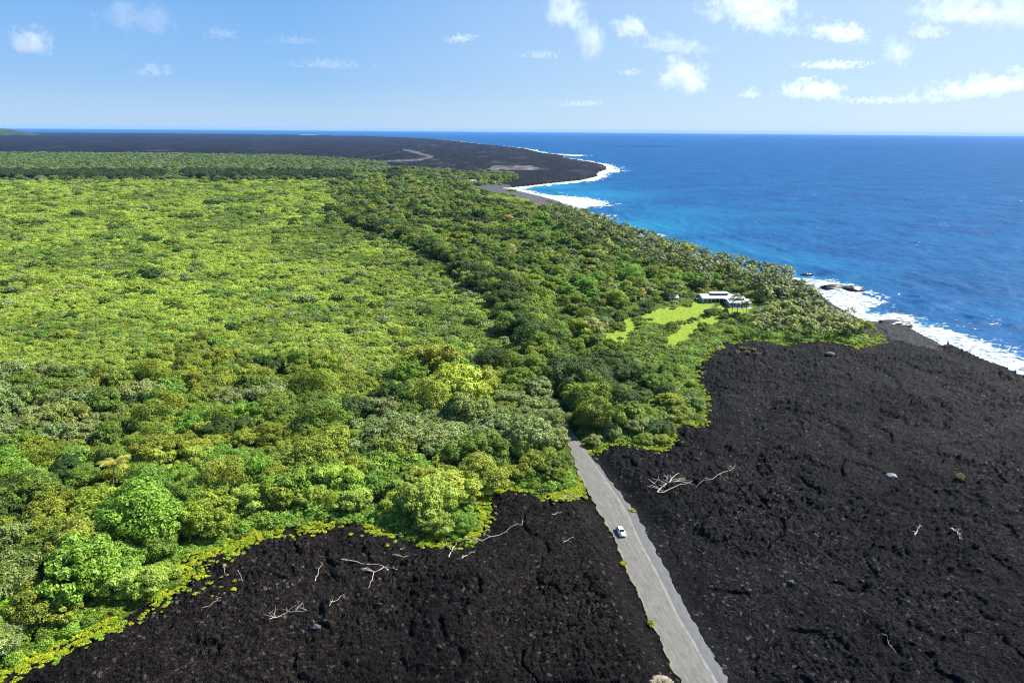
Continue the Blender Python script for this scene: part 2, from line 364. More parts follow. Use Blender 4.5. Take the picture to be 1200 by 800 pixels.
# ------------------------------------------------------------------ ocean
def build_ocean():
    th = np.linspace(-75, 75, 1100)*math.pi/180
    ys = np.concatenate([np.arange(900, 470, -5.0), np.arange(470, 175, -0.8), np.arange(175, 157, -0.5)])
    dep = PITCH+np.arctan((ys-400)/FPX)
    rr = np.concatenate([CAM_H/np.tan(dep), np.geomspace(15000, 60000, 14)])
    rr = np.unique(rr)
    TH, RR_ = np.meshgrid(th, rr); nR, nT = TH.shape
    X = (RR_*np.sin(TH)).ravel(); Y = (RR_*np.cos(TH)).ravel(); P = np.stack([X, Y], 1)
    sd = -coarse(coast_sd, X, Y, nR, nT, 3)                                   # metres out to sea
    n = fbm(X/45, Y/45, 70, 4); n2 = fbm(X/16, Y/16, 75, 4)
    near = sstep(sd, 260, 40)*sstep(RR_.ravel(), 2500, 900)
    ph = (sd+(n-0.5)*60)/58*2*math.pi
    crest = np.maximum(np.sin(ph), 0)**3
    Z = near*crest*1.5*(0.4+1.2*n) + sstep(RR_.ravel(), 3500, 600)*((fbm(X/26, Y/60, 81, 3)-0.5)*3.2+(n2-0.5)*0.8)
    Z = Z*sstep(sd, 0, 25)
    # surf: whitewater width varies along the shore
    def spot(x, y, rad): 
        c = gp(x, y, 0)[:2]; return np.exp(-(((X-c[0])**2+(Y-c[1])**2)/rad**2))
    d0 = np.hypot(X, Y)
    width = 7+18*vnoise(X/80, Y/80, 90) + np.clip((d0-900)/60, 0, 22)
    for (x, y, rad, w) in ((690, 238, 70, 75), (672, 233, 60, 55), (730, 254, 60, 25), (985, 345, 30, 34), (965, 330, 22, 18), (1020, 350, 22, 16), (1100, 392, 26, 14), (1150, 415, 26, 16), (1200, 437, 26, 14), (705, 200, 80, 40), (668, 182, 160, 90), (600, 217, 60, 30)):
        width = width + w*spot(x, y, rad)
    lace0 = np.abs(fbm(X/6, Y/6, 97, 4)*2-1)
    s = sd + (n-0.5)*26 + (n2-0.5)*22
    foam = sstep(s+(lace0-.3)*26, width, width*0.5)
    lace = np.abs(fbm(X/9, Y/9, 95, 4)*2-1)
    foam = np.maximum(foam, 0.75*sstep(s, width*2.6, width*0.9)*sstep(lace, 0.16, 0.02))
    brk = near*sstep(np.sin(ph), 0.86, 0.99)*sstep(fbm(X/30, Y/30, 99, 3), 0.6, 0.7)*sstep(sd, 90, 40)*.8
    foam = np.maximum(foam, brk)
    cap = sstep(fbm(X/2.2, Y/4, 120, 3), 0.74, 0.82)*sstep(fbm(X/50, Y/50, 125, 3), 0.5, 0.62)*sstep(RR_.ravel(), 1300, 400)*0.6
    cap2 = sstep(fbm(X/5, Y/9, 140, 3), 0.74, 0.84)*sstep(fbm(X/120, Y/90, 145, 3), 0.5, 0.66)*sstep(RR_.ravel(), 600, 900)*sstep(RR_.ravel(), 3200, 1500)*.55
    foam = np.clip(np.maximum(np.maximum(foam, cap), cap2), 0, 1)
    tq = np.zeros(len(X))
    for (x, y, rad, w) in ((690, 228, 120, 0.85), (750, 264, 90, 0.8), (850, 292, 70, 0.55), (930, 305, 50, 0.4), (640, 219, 110, 0.9), (1000, 330, 30, 0.3), (800, 250, 150, 0.35)):
        tq = np.maximum(tq, w*spot(x, y, rad))
    tq = np.clip(tq + 0.9*sstep(sd, 45, 5) + 0.25*(fbm(X/120, Y/40, 130)-0.5), 0, 1)
    V = np.stack([X, Y, Z], 1)
    i = np.arange((nR-1)*nT).reshape(nR-1, nT)[:, :-1].ravel()
    F = np.stack([i, i+1, i+1+nT, i+nT], 1); F = F[(sd[F] > -60).any(1)]
    u, inv = np.unique(F.ravel(), return_inverse=True)
    me = np_mesh('ocean', V[u], inv.reshape(-1, 4), True); attr(me, 'foam', foam[u]); attr(me, 'shallow', tq[u])
    t = NT('sea_water'); p = t.pos()
    sw = t.noise(p, 0.012, 4, 0.6); mp = t.n('ShaderNodeMapping'); mp.inputs['Scale'].default_value = (1, 0.55, 1); mp.inputs['Rotation'].default_value = (0, 0, 0.5); t.l(p, mp.inputs['Vector'])
    ch = t.noise(mp.outputs[0], 0.11, 6, 0.68)
    deep = t.mix(t.ramp(sw, 0.35, 0.65), (0.0014, 0.036, 0.118, 1), (0.0024, 0.060, 0.170, 1))
    c = t.mix(t.attr('shallow'), deep, (0.006, 0.150, 0.255, 1))
    c = t.mix(t.ramp(t.math('MULTIPLY_ADD', t.noise(mp.outputs[0], 0.35, 4, 0.7), .45, t.math('MULTIPLY', ch, .55)), 0.4, 0.62, 0.0, 1.0), c, t.mix(0.55, c, (0.015, 0.11, 0.26, 1)))
    fo = t.attr('foam'); br = t.noise(p, 0.22, 6, 0.75)
    fo = t.ramp(t.math('ADD', fo, t.math('MULTIPLY', t.math('SUBTRACT', br, 0.5), 1.5)), 0.30, 0.66)
    fc = t.mix(t.ramp(t.noise(p, 0.25, 6, 0.75), 0.38, 0.54), (0.10, 0.18, 0.22, 1), (0.48, 0.49, 0.50, 1)); c = t.mix(fo, c, fc)
    rough = t.math('MULTIPLY_ADD', fo, 0.6, 0.22)
    nb = t.bump(t.math('ADD', ch, t.math('MULTIPLY', fo, 0.5)), 0.6, 1.6)
    df = t.n('ShaderNodeBsdfDiffuse'); t.l(c, df.inputs['Color']); t.l(nb, df.inputs['Normal'])
    gl = t.n('ShaderNodeBsdfGlossy'); gl.inputs['Roughness'].default_value = 0.32; t.l(nb, gl.inputs['Normal'])
    ms = t.n('ShaderNodeMixShader'); t.l(t.ramp(fo, 0, 1, 0.06, 0.015), ms.inputs[0]); t.l(df.outputs[0], ms.inputs[1]); t.l(gl.outputs[0], ms.inputs[2]); t.l(ms.outputs[0], t.out.inputs['Surface'])
    tag(link('ocean', me, t.m), kind='structure')
build_ocean()

# ------------------------------------------------------------------ road
def road_strip(name, A, B, ncol, mat, lift=0.0, ragged=0.0, outer='L'):
    n = len(A); V = []; U = []
    seg = np.concatenate([[0], np.cumsum(np.linalg.norm(np.diff((A+B)/2, axis=0), axis=1))])
    for i in range(n):
        d = (B[i]-A[i])
        for j in range(ncol+1):
            u = j/ncol; p = A[i]+d*u
            if j == (0 if outer == 'L' else ncol): p = p + d/max(np.linalg.norm(d), .01)*ragged*2*(float(fbm(np.array([seg[i]/2.6]), np.array([7.0 if outer == 'L' else 3.0]), 5, 4)[0])-.5)
            p[2] += lift + 0.10*(1-(2*u-1)**2)*0.5
            V.append(p); U.append((u, seg[i]))
    i = np.arange((n-1)*(ncol+1)).reshape(n-1, ncol+1)[:, :-1].ravel()
    F = np.stack([i, i+1, i+ncol+2, i+ncol+1], 1)
    me = np_mesh(name, np.array(V), F[:, ::-1], True)
    attr(me, 'across', np.array(U)[:, 0]); attr(me, 'along', np.array(U)[:, 1])
    return tag(link(name, me, mat), kind='structure')

def asphalt(name, base, shoulder=False):
    t = NT(name); p = t.pos(); u = t.attr('across'); v = t.attr('along')
    cx = t.n('ShaderNodeCombineXYZ'); t.l(u, cx.inputs[0]); t.l(t.math('MULTIPLY', v, 0.012), cx.inputs[1])
    st = t.ramp(t.noise(cx.outputs[0], 14, 4, 0.6, 0.3), .22, .78); cx2 = t.n('ShaderNodeCombineXYZ'); t.l(u, cx2.inputs[0]); t.l(t.math('MULTIPLY', v, 0.05), cx2.inputs[1])
    st2 = t.ramp(t.noise(cx2.outputs[0], 9, 5, 0.7), .2, .8)
    patch = t.noise(p, 0.35, 5, 0.65); g = t.noise(p, 5.0, 3, 0.6)
    a = tuple(q*0.5 for q in base)+(1,); b = tuple(q*1.55 for q in base)+(1,)
    c = t.mix(t.math('MULTIPLY_ADD', st, 0.55, t.math('MULTIPLY', st2, 0.45)), a, b)
    c = t.mix(t.ramp(patch, 0.5, 0.75, 0, 0.5), c, tuple(q*0.75 for q in base)+(1,)); c = t.mix(t.ramp(g, 0.3, 0.7, 0, 0.35), c, tuple(q*1.15 for q in base)+(1,))
    if not shoulder:
        tr = t.ramp(t.math('ABSOLUTE', t.math('SUBTRACT', u, 0.95)), 0.08, 0.0, 0, 0.5)
        c = t.mix(t.math('MULTIPLY', tr, t.ramp(patch, 0.3, 0.6)), c, (0.27, 0.26, 0.24, 1))
        ed = t.ramp(t.math('ADD', u, t.math('MULTIPLY', t.math('SUBTRACT', patch, 0.5), 0.25)), 0.09, 0.0, 0, 0.8)
        c = t.mix(ed, c, (0.20, 0.19, 0.10, 1))
    edge = t.math('ADD', t.math('MULTIPLY', t.math('ABSOLUTE', t.math('SUBTRACT', u, 0.5)), 2), t.math('MULTIPLY', t.math('SUBTRACT', t.noise(p, 0.8, 6, 0.75), 0.5), 0.5 if shoulder else 0.32))
    spill = t.ramp(edge, 0.93, 1.03)                     # cinders spilled over the rough edges
    if shoulder: spill = t.math('MULTIPLY', spill, t.ramp(u, .5, .6))
    else: spill = t.math('MULTIPLY', spill, t.ramp(u, .5, .4))
    c = t.mix(t.math('MULTIPLY', spill, .85), c, (0.014, 0.013, 0.012, 1))
    t.bsdf(c, 0.9, t.bump(g, 0.4, 0.05), 0.25); return t.m
road_strip('road', roadL, roadD, 14, asphalt('road_asphalt', (0.122, 0.118, 0.106)), 0.0, 0.9, 'L')
road_strip('road_shoulder', roadD, roadR, 6, asphalt('shoulder_gravel', (0.104, 0.106, 0.104), True), -0.004, 1.1, 'R')

# ------------------------------------------------------------------ foliage
def leaf_material():
    t = NT('foliage'); v = t.attr('leafv')
    tint = t.n('ShaderNodeAttribute', attribute_name='tint', attribute_type='INSTANCER').outputs['Color']
    k = t.ramp(v, 0, 1, 0.42, 1.58)
    cx = t.n('ShaderNodeCombineColor'); [t.l(k, cx.inputs[i]) for i in range(2)]; t.l(t.math('MULTIPLY', k, k), cx.inputs[2])
    c = t.mix(1.0, tint, cx.outputs[0], 'MULTIPLY')
    c = t.mix(t.ramp(t.noise(t.n('ShaderNodeTexCoord').outputs['Object'], 0.45, 3), 0.4, 0.65, 0, 0.35), c, t.mix(1.0, c, (1.35, 1.12, 0.8, 1), 'MULTIPLY'))
    b = t.n('ShaderNodeBsdfPrincipled'); t.l(c, b.inputs['Base Color']); b.inputs['Roughness'].default_value = 0.5; b.inputs['Specular IOR Level'].default_value = 0.3
    tr = t.n('ShaderNodeBsdfTranslucent'); t.l(t.mix(1.0, c, (1.25, 1.2, 0.5, 1), 'MULTIPLY'), tr.inputs['Color'])
    m = t.n('ShaderNodeMixShader'); m.inputs[0].default_value = 0.28; t.l(b.outputs[0], m.inputs[1]); t.l(tr.outputs[0], m.inputs[2])
    t.l(m.outputs[0], t.out.inputs['Surface']); return t.m
LEAF = leaf_material()
BARK = plain('bark', (0.13, 0.11, 0.085), 0.9, 0.2, 0.35)
PALMBARK = plain('palm_bark', (0.20, 0.17, 0.13), 0.9, 0.2, 0.3)
DEADWOOD = plain('dead_wood', (0.36, 0.32, 0.26), 0.85, 0.2, 0.3, 1.5)

def leaves_mesh(name, C, N, L, W, val, r):
    n = len(C); N = N/np.linalg.norm(N, axis=1)[:, None]
    a = r.normal(size=(n, 3)); T = a-(a*N).sum(1)[:, None]*N; T /= np.linalg.norm(T, axis=1)[:, None]
    B = np.cross(N, T); L = L[:, None]; W = W[:, None]
    V = np.stack([C-T*L*0.5, C+B*W*0.5+N*L*0.06, C+T*L*0.5-N*L*0.10, C-B*W*0.5+N*L*0.06], 1).reshape(-1, 3)
    F = np.arange(4*n).reshape(n, 4)
    me = np_mesh(name, V, F); attr(me, 'leafv', np.repeat(val, 4)); me.materials.append(LEAF); return me

def crown_mesh(name, seed, Rx, H, bottom, nl, lr, per, leaf, droop=0.3):
    """a crown of many leafy lobes: lobes on an umbrella, leaves over each lobe, gaps between"""
    r = np.random.default_rng(seed)
    k = np.arange(nl)+0.5; phi = k*2.39996+r.uniform(0, 6); el = np.arcsin(np.clip(1-k/nl*1.12, -0.25, 1))
    el = el+r.normal(0, 0.12, nl); rad = r.uniform(0.42, 1.05, nl)
    hz = (H-bottom)
    sq = 1+0.28*np.sin(phi*2+r.uniform(0, 6))+0.2*np.sin(phi*3+r.uniform(0, 6))
    lrs = lr*r.uniform(0.55, 1.3, nl)*0.92
    LC = np.stack([np.cos(el)*np.cos(phi)*(Rx-lr*0.6)*rad**0.5*sq, np.cos(el)*np.sin(phi)*(Rx-lr*0.6)*rad**0.5*sq,
                   bottom+hz*0.32+np.sin(el)*(hz*0.68-lr*0.7)*rad**0.6+r.normal(0, 0.25, nl)*lr*0.6], 1)
    Cs, Ns, vs = [], [], []
    for i in range(nl):
        n = int(per*(lrs[i]/lr)**2); d = r.normal(size=(n, 3)); d /= np.linalg.norm(d, axis=1)[:, None]
        d[:, 2] = np.where((d[:, 2] < -0.35) & (r.random(n) < 0.7), -d[:, 2], d[:, 2])
        lump = 1+0.12*np.sin(d[:, 0]*7+i)+0.12*np.sin(d[:, 1]*8+2*i)
        c = LC[i]+d*lrs[i]*np.array([1, 1, 0.85])*(r.uniform(0.78, 1.08, n)*lump)[:, None]
        ok = np.ones(n, bool)
        for j in range(nl):
            if j != i: ok &= ((c-LC[j])**2).sum(1) > (0.72*lrs[j])**2
        c = c[ok]; d = d[ok]
        Cs.append(c); Ns.append(d+r.normal(0, 0.42, c.shape)+np.array([0, 0, 0.25]))
        vs.append(np.clip(0.5+r.normal(0, 0.10)+r.normal(0, 0.24, len(c)), 0, 1))
    C = np.vstack(Cs); N = np.vstack(Ns); v = np.concatenate(vs)
    C[:, 2] = np.maximum(C[:, 2], 0.15); n = len(C)
    return leaves_mesh(name, C, N, leaf*r.uniform(0.7, 1.35, n), leaf*0.6*r.uniform(0.7, 1.3, n), v, r)

def tube(V, F, pts, rads, seg=6):
    pts = [Vector(p) for p in pts]; b = len(V)
    for i, p in enumerate(pts):
        d = (pts[min(i+1, len(pts)-1)]-pts[max(i-1, 0)]).normalized()
        a = d.orthogonal().normalized(); c = d.cross(a)
        for s in range(seg):
            an = 2*math.pi*s/seg; V.append(p+(a*math.cos(an)+c*math.sin(an))*rads[i])
    for i in range(len(pts)-1):
        for s in range(seg):
            s2 = (s+1) % seg; F.append((b+i*seg+s, b+i*seg+s2, b+(i+1)*seg+s2, b+(i+1)*seg+s))

def tube_mesh(name, tubes, mat, seg=6):
    V, F = [], []
    for pts, rads in tubes: tube(V, F, pts, rads, seg)
    me = np_mesh(name, np.array([tuple(v) for v in V]), np.array(F), True); me.materials.append(mat); return me

def trunk_mesh(seed, H, Rx):
    r = random.Random(seed); T = []
    lean = (r.uniform(-.6, .6), r.uniform(-.6, .6)); top = Vector((lean[0], lean[1], H*0.62))
    T.append(([(0, 0, -0.8), (lean[0]*.2, lean[1]*.3, H*.2), (lean[0]*.6, lean[1]*.6, H*.42), tuple(top)], [0.36, 0.27, 0.2, 0.1]))
    for k in range(6):
        an = k*1.047+r.uniform(-.4, .4); z0 = H*r.uniform(.28, .5); e = Vector((math.cos(an)*Rx*.65, math.sin(an)*Rx*.65, H*r.uniform(.55, .78)))
        s = Vector((lean[0]*.5, lean[1]*.5, z0)); m = s.lerp(e, .5)+Vector((0, 0, -.35))
        T.append(([tuple(s), tuple(m), tuple(e)], [0.15, 0.10, 0.04]))
    return tube_mesh('trunk', T, BARK)

def palm_crown(seed, top, L=4.8, nf=14):
    r = np.random.default_rng(seed); C, N, Ls, Ws, V, F, val = [], [], [], [], [], [], []
    for k in range(nf):
        az = k*2.39996+r.uniform(-.3, .3); up = r.uniform(-.05, 1.2); ln = L*r.uniform(.8, 1.1)
        d = np.array([math.cos(az), math.sin(az), 0]); side = np.array([-math.sin(az), math.cos(az), 0]); p = np.zeros(3); ang = up; fv = np.clip(0.5+r.normal(0, .2), 0, 1)
        ns = 9; st = ln/ns
        for s in range(ns):
            q = p+(d*math.cos(ang)+np.array([0, 0, math.sin(ang)]))*st; ang -= 0.10+0.022*s
            f = (s+.5)/ns; wl = 0.95*math.sin(math.pi*min(1, .15+f*.85))**.6*(ln/3.6)
            fw = (q-p)/st
            for sg in (-1, 1):
                for o in (0.1, 0.55):
                    a = p+(q-p)*o; tip = a+side*sg*wl*.85+fw*wl*.55+np.array([0, 0, -wl*.42])
                    b = len(V); w = st*.30
                    V += [a-fw*w*.5, a+fw*w*.9, tip+fw*w*.25, tip-fw*w*.1]; F.append((b, b+1, b+2, b+3)); val += [np.clip(fv+r.normal(0, .12), 0, 1)]*4
            p = q
    me = np_mesh('crown', np.array(V)+np.array(top), np.array(F)); attr(me, 'leafv', np.array(val)); me.materials.append(LEAF); return me

# tree kinds: mesh data shared by every tree of the kind
TREES = [crown_mesh('crown', 100+i, Rx, H, bot, nl, lr, int(per*1.5), leaf*.84) for i, (Rx, H, bot, nl, lr, per, leaf) in enumerate([
    (6.2, 11.5, 2.0, 44, 1.75, 300, 0.58), (5.4, 12.5, 2.5, 38, 1.6, 280, 0.55), (7.0, 10.5, 2.0, 56, 1.6, 260, 0.56), (5.0, 9.0, 1.2, 34, 1.5, 260, 0.52),
    (6.0, 10.0, 1.5, 50, 1.35, 220, 0.66), (5.6, 13.0, 2.5, 30, 2.1, 330, 0.5), (4.6, 8.0, 0.8, 30, 1.45, 260, 0.6), (6.6, 12.0, 2.2, 60, 1.45, 230, 0.6)])]
TRUNKS = [trunk_mesh(200+i, H, Rx) for i, (Rx, H) in enumerate([(6.2, 11.5), (5.4, 12.5), (7.0, 10.5), (5.0, 9.0), (6.0, 10.0), (5.6, 13.0), (4.6, 8.0), (6.6, 12.0)])]
SHRUBS = [crown_mesh('shrub', 300+i, Rx, H, 0.2, nl, lr, per, leaf) for i, (Rx, H, nl, lr, per, leaf) in enumerate([
    (3.6, 4.2, 22, 1.15, 90, 0.62), (4.2, 3.6, 26, 1.1, 84, 0.6), (3.0, 3.2, 16, 1.1, 90, 0.55), (4.6, 4.6, 28, 1.25, 90, 0.7), (3.2, 5.0, 20, 1.15, 90, 0.6), (3.8, 3.0, 24, 1.0, 76, 0.62)])]
VINES = [crown_mesh('creeper', 400+i, 1.0, 0.95, 0.0, 10, 0.42, 22, 0.5) for i in range(4)]
PALMS = []
for i, (hgt, bend) in enumerate([(9.5, 1.4), (11.5, 2.0), (8.0, 0.8), (12.5, 1.2), (6.5, 1.6)]):
    top = (bend, 0.3*bend, hgt)
    PALMS.append((tube_mesh('trunk', [([(0, 0, -.6), (bend*.1, 0, hgt*.3), (bend*.45, .1*bend, hgt*.7), top], [0.26, 0.19, 0.16, 0.13])], PALMBARK, 6), palm_crown(500+i, top), top))

FOL = 1.7
TINT = {'mid': (0.086, 0.136, 0.012), 'grey': (0.120, 0.160, 0.042), 'olive': (0.128, 0.166, 0.014), 'dark': (0.034, 0.066, 0.008), 'lime': (0.178, 0.240, 0.028), 'brown': (0.190, 0.195, 0.055), 'bright': (0.092, 0.168, 0.016)}
TINT = {k: tuple(q*FOL for q in v) for k, v in TINT.items()}
WORD = {'mid': 'mid green', 'grey': 'grey-green', 'olive': 'olive yellow-green', 'dark': 'dark green', 'lime': 'pale lime-green', 'brown': 'brownish', 'bright': 'vivid green'}

# ------------------------------------------------------------------ where the trees stand
def grid_points(spacing, r0, r1, jit=0.46, seed=0, half=47):
    r = np.random.default_rng(seed); w = r1*math.sin(R(half))
    xs = np.arange(-w, w, spacing); ys = np.arange(max(0, r0*math.cos(R(half))), r1, spacing)
    X, Y = np.meshgrid(xs, ys); X = X.ravel()+r.uniform(-jit, jit, X.size)*spacing; Y = Y.ravel()+r.uniform(-jit, jit, Y.size)*spacing
    d = np.hypot(X, Y); k = (d >= r0) & (d < r1) & (np.abs(np.arctan2(X, Y)) < R(half))
    return np.stack([X[k], Y[k]], 1)

def px_of(P, z=8.0):
    v = np.stack([P[:, 0], P[:, 1], np.full(len(P), z-CAM_H)], 1); f = v@_f
    return 600+FPX*(v@_r)/f, 400-FPX*(v@_u)/f

def zones(P):
    """0 none, 1 near forest, 2 meadow of low trees, 3 coastal forest, 4 far band"""
    x, y = px_of(P); sd = coast_sd(P); z = np.full(len(P), 2)
    z[y < 213] = 4
    z[inside(P, COASTAL)] = 3
    edge = 432+18*np.sin(x/55)+14*np.sin(x/23+1)
    z[(z == 2) & (y > edge)] = 1
    for L in [LAVA_L, LAVA_R, LAVA_FAR, BEACH, HOUSE_CLEAR]+LAWNS: z[inside(P, L)] = 0
    z[(sd < 14)] = 0
    z[inside(P, SHORE)] = 0
    dr = road_dist(P); z[dr < 3.0] = 0
    return z, x, y, sd

EDGE_LINES = (LAVA_L, LAVA_R)
def choose_tint(P, z, x, y, r):
    n = len(P); a = fbm(P[:, 0]/46, P[:, 1]/46, 150, 3)+r.normal(0, .065, n); b = fbm(P[:, 0]/90, P[:, 1]/90, 160, 3)+r.normal(0, .06, n)
    out = np.empty(n, object)
    for i in range(n):
        q = a[i]
        if z[i] == 1: t = 'dark' if .445 < q < .485 else 'grey' if q < .40 else 'mid' if q < .53 else 'olive' if q < .66 else 'bright' if q < .73 else 'lime'
        elif z[i] == 3: t = 'dark' if q < .32 else 'mid' if q < .48 else 'grey' if q < .55 else 'brown' if q < .57 else 'olive' if q < .68 else 'bright'
        elif z[i] == 4: t = 'grey' if q < .5 else 'mid'
        else: t = 'mid' if q < .33 else 'grey' if q < .38 else 'bright' if q < .42 else 'brown' if q > .86 else 'olive' if q < .47 else 'lime'
        out[i] = t
    return out

# broadleaf trees: jittered over near forest, coastal forest; tall dark ones along the tree line
rt = np.random.default_rng(11); LONE = gp(134, 583)[:2]      # the lone palm keeps a gap in the canopy
cand = []
for (sp, r0, r1) in ((8.2, 120, 330), (8.8, 330, 900), (13, 900, 1700)):
    P = grid_points(sp, r0, r1, seed=int(sp*10)); z, x, y, sd = zones(P)
    k = (z == 1) | ((z == 3) & (rt.random(len(P)) < .8)); P, z, x, y, sd = P[k], z[k], x[k], y[k], sd[k]
    e = edge_dist(P); s = rt.uniform(.6, 1.22, len(P))*np.where(rt.random(len(P)) < .14, 1.35, 1)*np.where(e < 9, .72, 1)*np.where((z == 3), rt.uniform(.6, .95, len(P)), 1)
    t = choose_tint(P, z, x, y, rt); gd = inside(P, GARDEN)
    for i in range(len(P)):
        if e[i] < 3.2*s[i] or math.hypot(P[i, 0]-LONE[0]-1.0, P[i, 1]-LONE[1]+5) < 9.5: continue
        if sd[i] < 85 and z[i] == 3 and y[i] < 345 and rt.random() < .8: continue
        if gd[i]:
            if rt.random() < .45: continue
            s[i] *= .55
        cand.append([P[i, 0], P[i, 1], s[i], t[i], z[i], e[i], x[i], y[i]])
seg = np.concatenate([[0], np.cumsum(np.linalg.norm(np.diff(TREELINE, axis=0), axis=1))])
for dd in np.arange(0, seg[-1], 6.5):
    for side in (0, 1):
        q = np.array([np.interp(dd, seg, TREELINE[:, 0]), np.interp(dd, seg, TREELINE[:, 1])])+rt.uniform(-7, 7, 2)+side*np.array([8, 2])
        if rt.random() < .2: continue
        zz, xx, yy, ss = zones(q[None])
        if zz[0] in (1, 2, 3): cand.append([q[0], q[1], rt.uniform(.95, 1.4), 'dark' if rt.random() < .55 else ('mid' if rt.random() < .7 else 'olive'), 5, 99, xx[0], yy[0]])
cand.sort(key=lambda c: c[0]**2+c[1]**2)
XY = np.array([[c[0], c[1]] for c in cand]); HZ = base_height(XY)

def tree_words(c):
    t, z, e, x, y = c[3], c[4], c[5], c[6], c[7]
    w = WORD[t]
    if z == 5: return f'tall {w} tree in the dark row between pale low trees and coastal forest', 'trees in the dark row'
    if z == 3: return (f'{w} tree at the lava edge right of the road', 'trees at the lava edge right of the road') if e < 14 else (f'{w} tree in the forest between road end and sea', 'trees between road end and sea')
    if e < 14: return f'{w} tree on the edge of the black lava left of the road', 'trees on the lava edge left of the road'
    if x < 300: return f'{w} spreading tree inside the forest in the left of the photo', 'forest trees far from the road'
    return f'{w} spreading tree inside the forest just left of the road end', 'forest trees near the road end'

protos = {}
rest = []
N_IND = 300
vis = 0
for i, c in enumerate(cand):
    k = int(rt.integers(0, len(TREES))); rz = float(rt.uniform(0, 6.28)); s = c[2]
    if c[3] == 'grey' or c[3] == 'lime': k = [4, 6, 2, 7][k % 4]
    if c[4] == 5: k = [0, 1, 5, 7][k % 4]
    tj = np.array(TINT[c[3]])*rt.uniform(.82, 1.2)*(1.12 if c[4] == 3 else 1)*np.array([rt.uniform(.9, 1.12), 1, rt.uniform(.8, 1.25)])
    inview = -40 < c[6] < 1240 and c[7] < 860
    if inview and vis < N_IND:
        vis += 1
        lab, grp = tree_words(c)
        o = thing('broadleaf_tree', lab, 'tree', (c[0], c[1], HZ[i]-.1), rz, grp); o.scale = (s*rt.uniform(.98, 1.32), s*rt.uniform(.98, 1.32), s*rt.uniform(.72, .98) if c[4] != 5 else s)
        cr = link('crown', TREES[k], parent=o); cr['tint'] = [float(q) for q in tj]+[1.0]
        link('trunk', TRUNKS[k], parent=o)
        protos.setdefault(k, cr)
    else:
        rest.append((c[0], c[1], HZ[i]-.1, k, rz, s, tj))

for (x0, y0, k, s, tn, lab) in ((547, 332, 3, 1.15, (.42, .40, .17), 'pale straw-coloured tree standing out beside the dark tree row'), (3, 742, 6, .9, (.24, .46, .02), 'vivid lime bush at the left edge where lava meets forest'),
                                (790, 362, 6, .45, (.38, .40, .14), 'small pale yellow tree on the lawn edge below the shed')):
    q = gp(x0, y0)[:2]; o = thing('broadleaf_tree', lab, 'tree', (q[0], q[1], float(base_height(q[None])[0])-.1), 1.0); o.scale = (s, s, s)
    c_ = link('crown', TREES[k], parent=o); c_['tint'] = [*tn, 1.0]; link('trunk', TRUNKS[k], parent=o)

# ------------------------------------------------------------------ stuff: one object of points, every point carries a copy of a mesh
def scatter(name, protos, pos, kind, rz, scl, tint, label, category, tilt=None):
    n = len(pos); me = bpy.data.meshes.new(name); me.vertices.add(n); me.vertices.foreach_set('co', np.ascontiguousarray(pos, np.float32).ravel())
    attr(me, 'mesh_kind', kind, 'INT'); rot = np.zeros((n, 3)); rot[:, 2] = rz; attr(me, 'spin', rot, 'FLOAT_VECTOR'); attr(me, 'size', scl, 'FLOAT_VECTOR')
    attr(me, 'tint', np.hstack([tint, np.ones((n, 1))]), 'FLOAT_COLOR'); me.update()
    o = tag(link(name, me), label, category, None, 'stuff')
    g = bpy.data.node_groups.new(name, 'GeometryNodeTree')
    g.interface.new_socket('Geometry', in_out='INPUT', socket_type='NodeSocketGeometry'); g.interface.new_socket('Geometry', in_out='OUTPUT', socket_type='NodeSocketGeometry')
    gi = g.nodes.new('NodeGroupInput'); go = g.nodes.new('NodeGroupOutput'); j = g.nodes.new('GeometryNodeJoinGeometry')
    def na(nm, dt):
        q = g.nodes.new('GeometryNodeInputNamedAttribute'); q.data_type = dt; q.inputs[0].default_value = nm; return q.outputs[0]
    kk, sp, sz = na('mesh_kind', 'INT'), na('spin', 'FLOAT_VECTOR'), na('size', 'FLOAT_VECTOR')
    for k, ob in enumerate(protos):
        c = g.nodes.new('FunctionNodeCompare'); c.data_type = 'INT'; c.operation = 'EQUAL'; g.links.new(kk, c.inputs[2]); c.inputs[3].default_value = k
        oi = g.nodes.new('GeometryNodeObjectInfo'); oi.inputs['Object'].default_value = ob
        ip = g.nodes.new('GeometryNodeInstanceOnPoints'); g.links.new(gi.outputs[0], ip.inputs['Points']); g.links.new(c.outputs[0], ip.inputs['Selection'])
        g.links.new(oi.outputs['Geometry'], ip.inputs['Instance']); g.links.new(sp, ip.inputs['Rotation']); g.links.new(sz, ip.inputs['Scale'])
        g.links.new(ip.outputs[0], j.inputs[0])
    g.links.new(j.outputs[0], go.inputs[0])
    m = o.modifiers.new('scatter', 'NODES'); m.node_group = g
    return o

pk = sorted(protos); kmap = {k: i for i, k in enumerate(pk)}

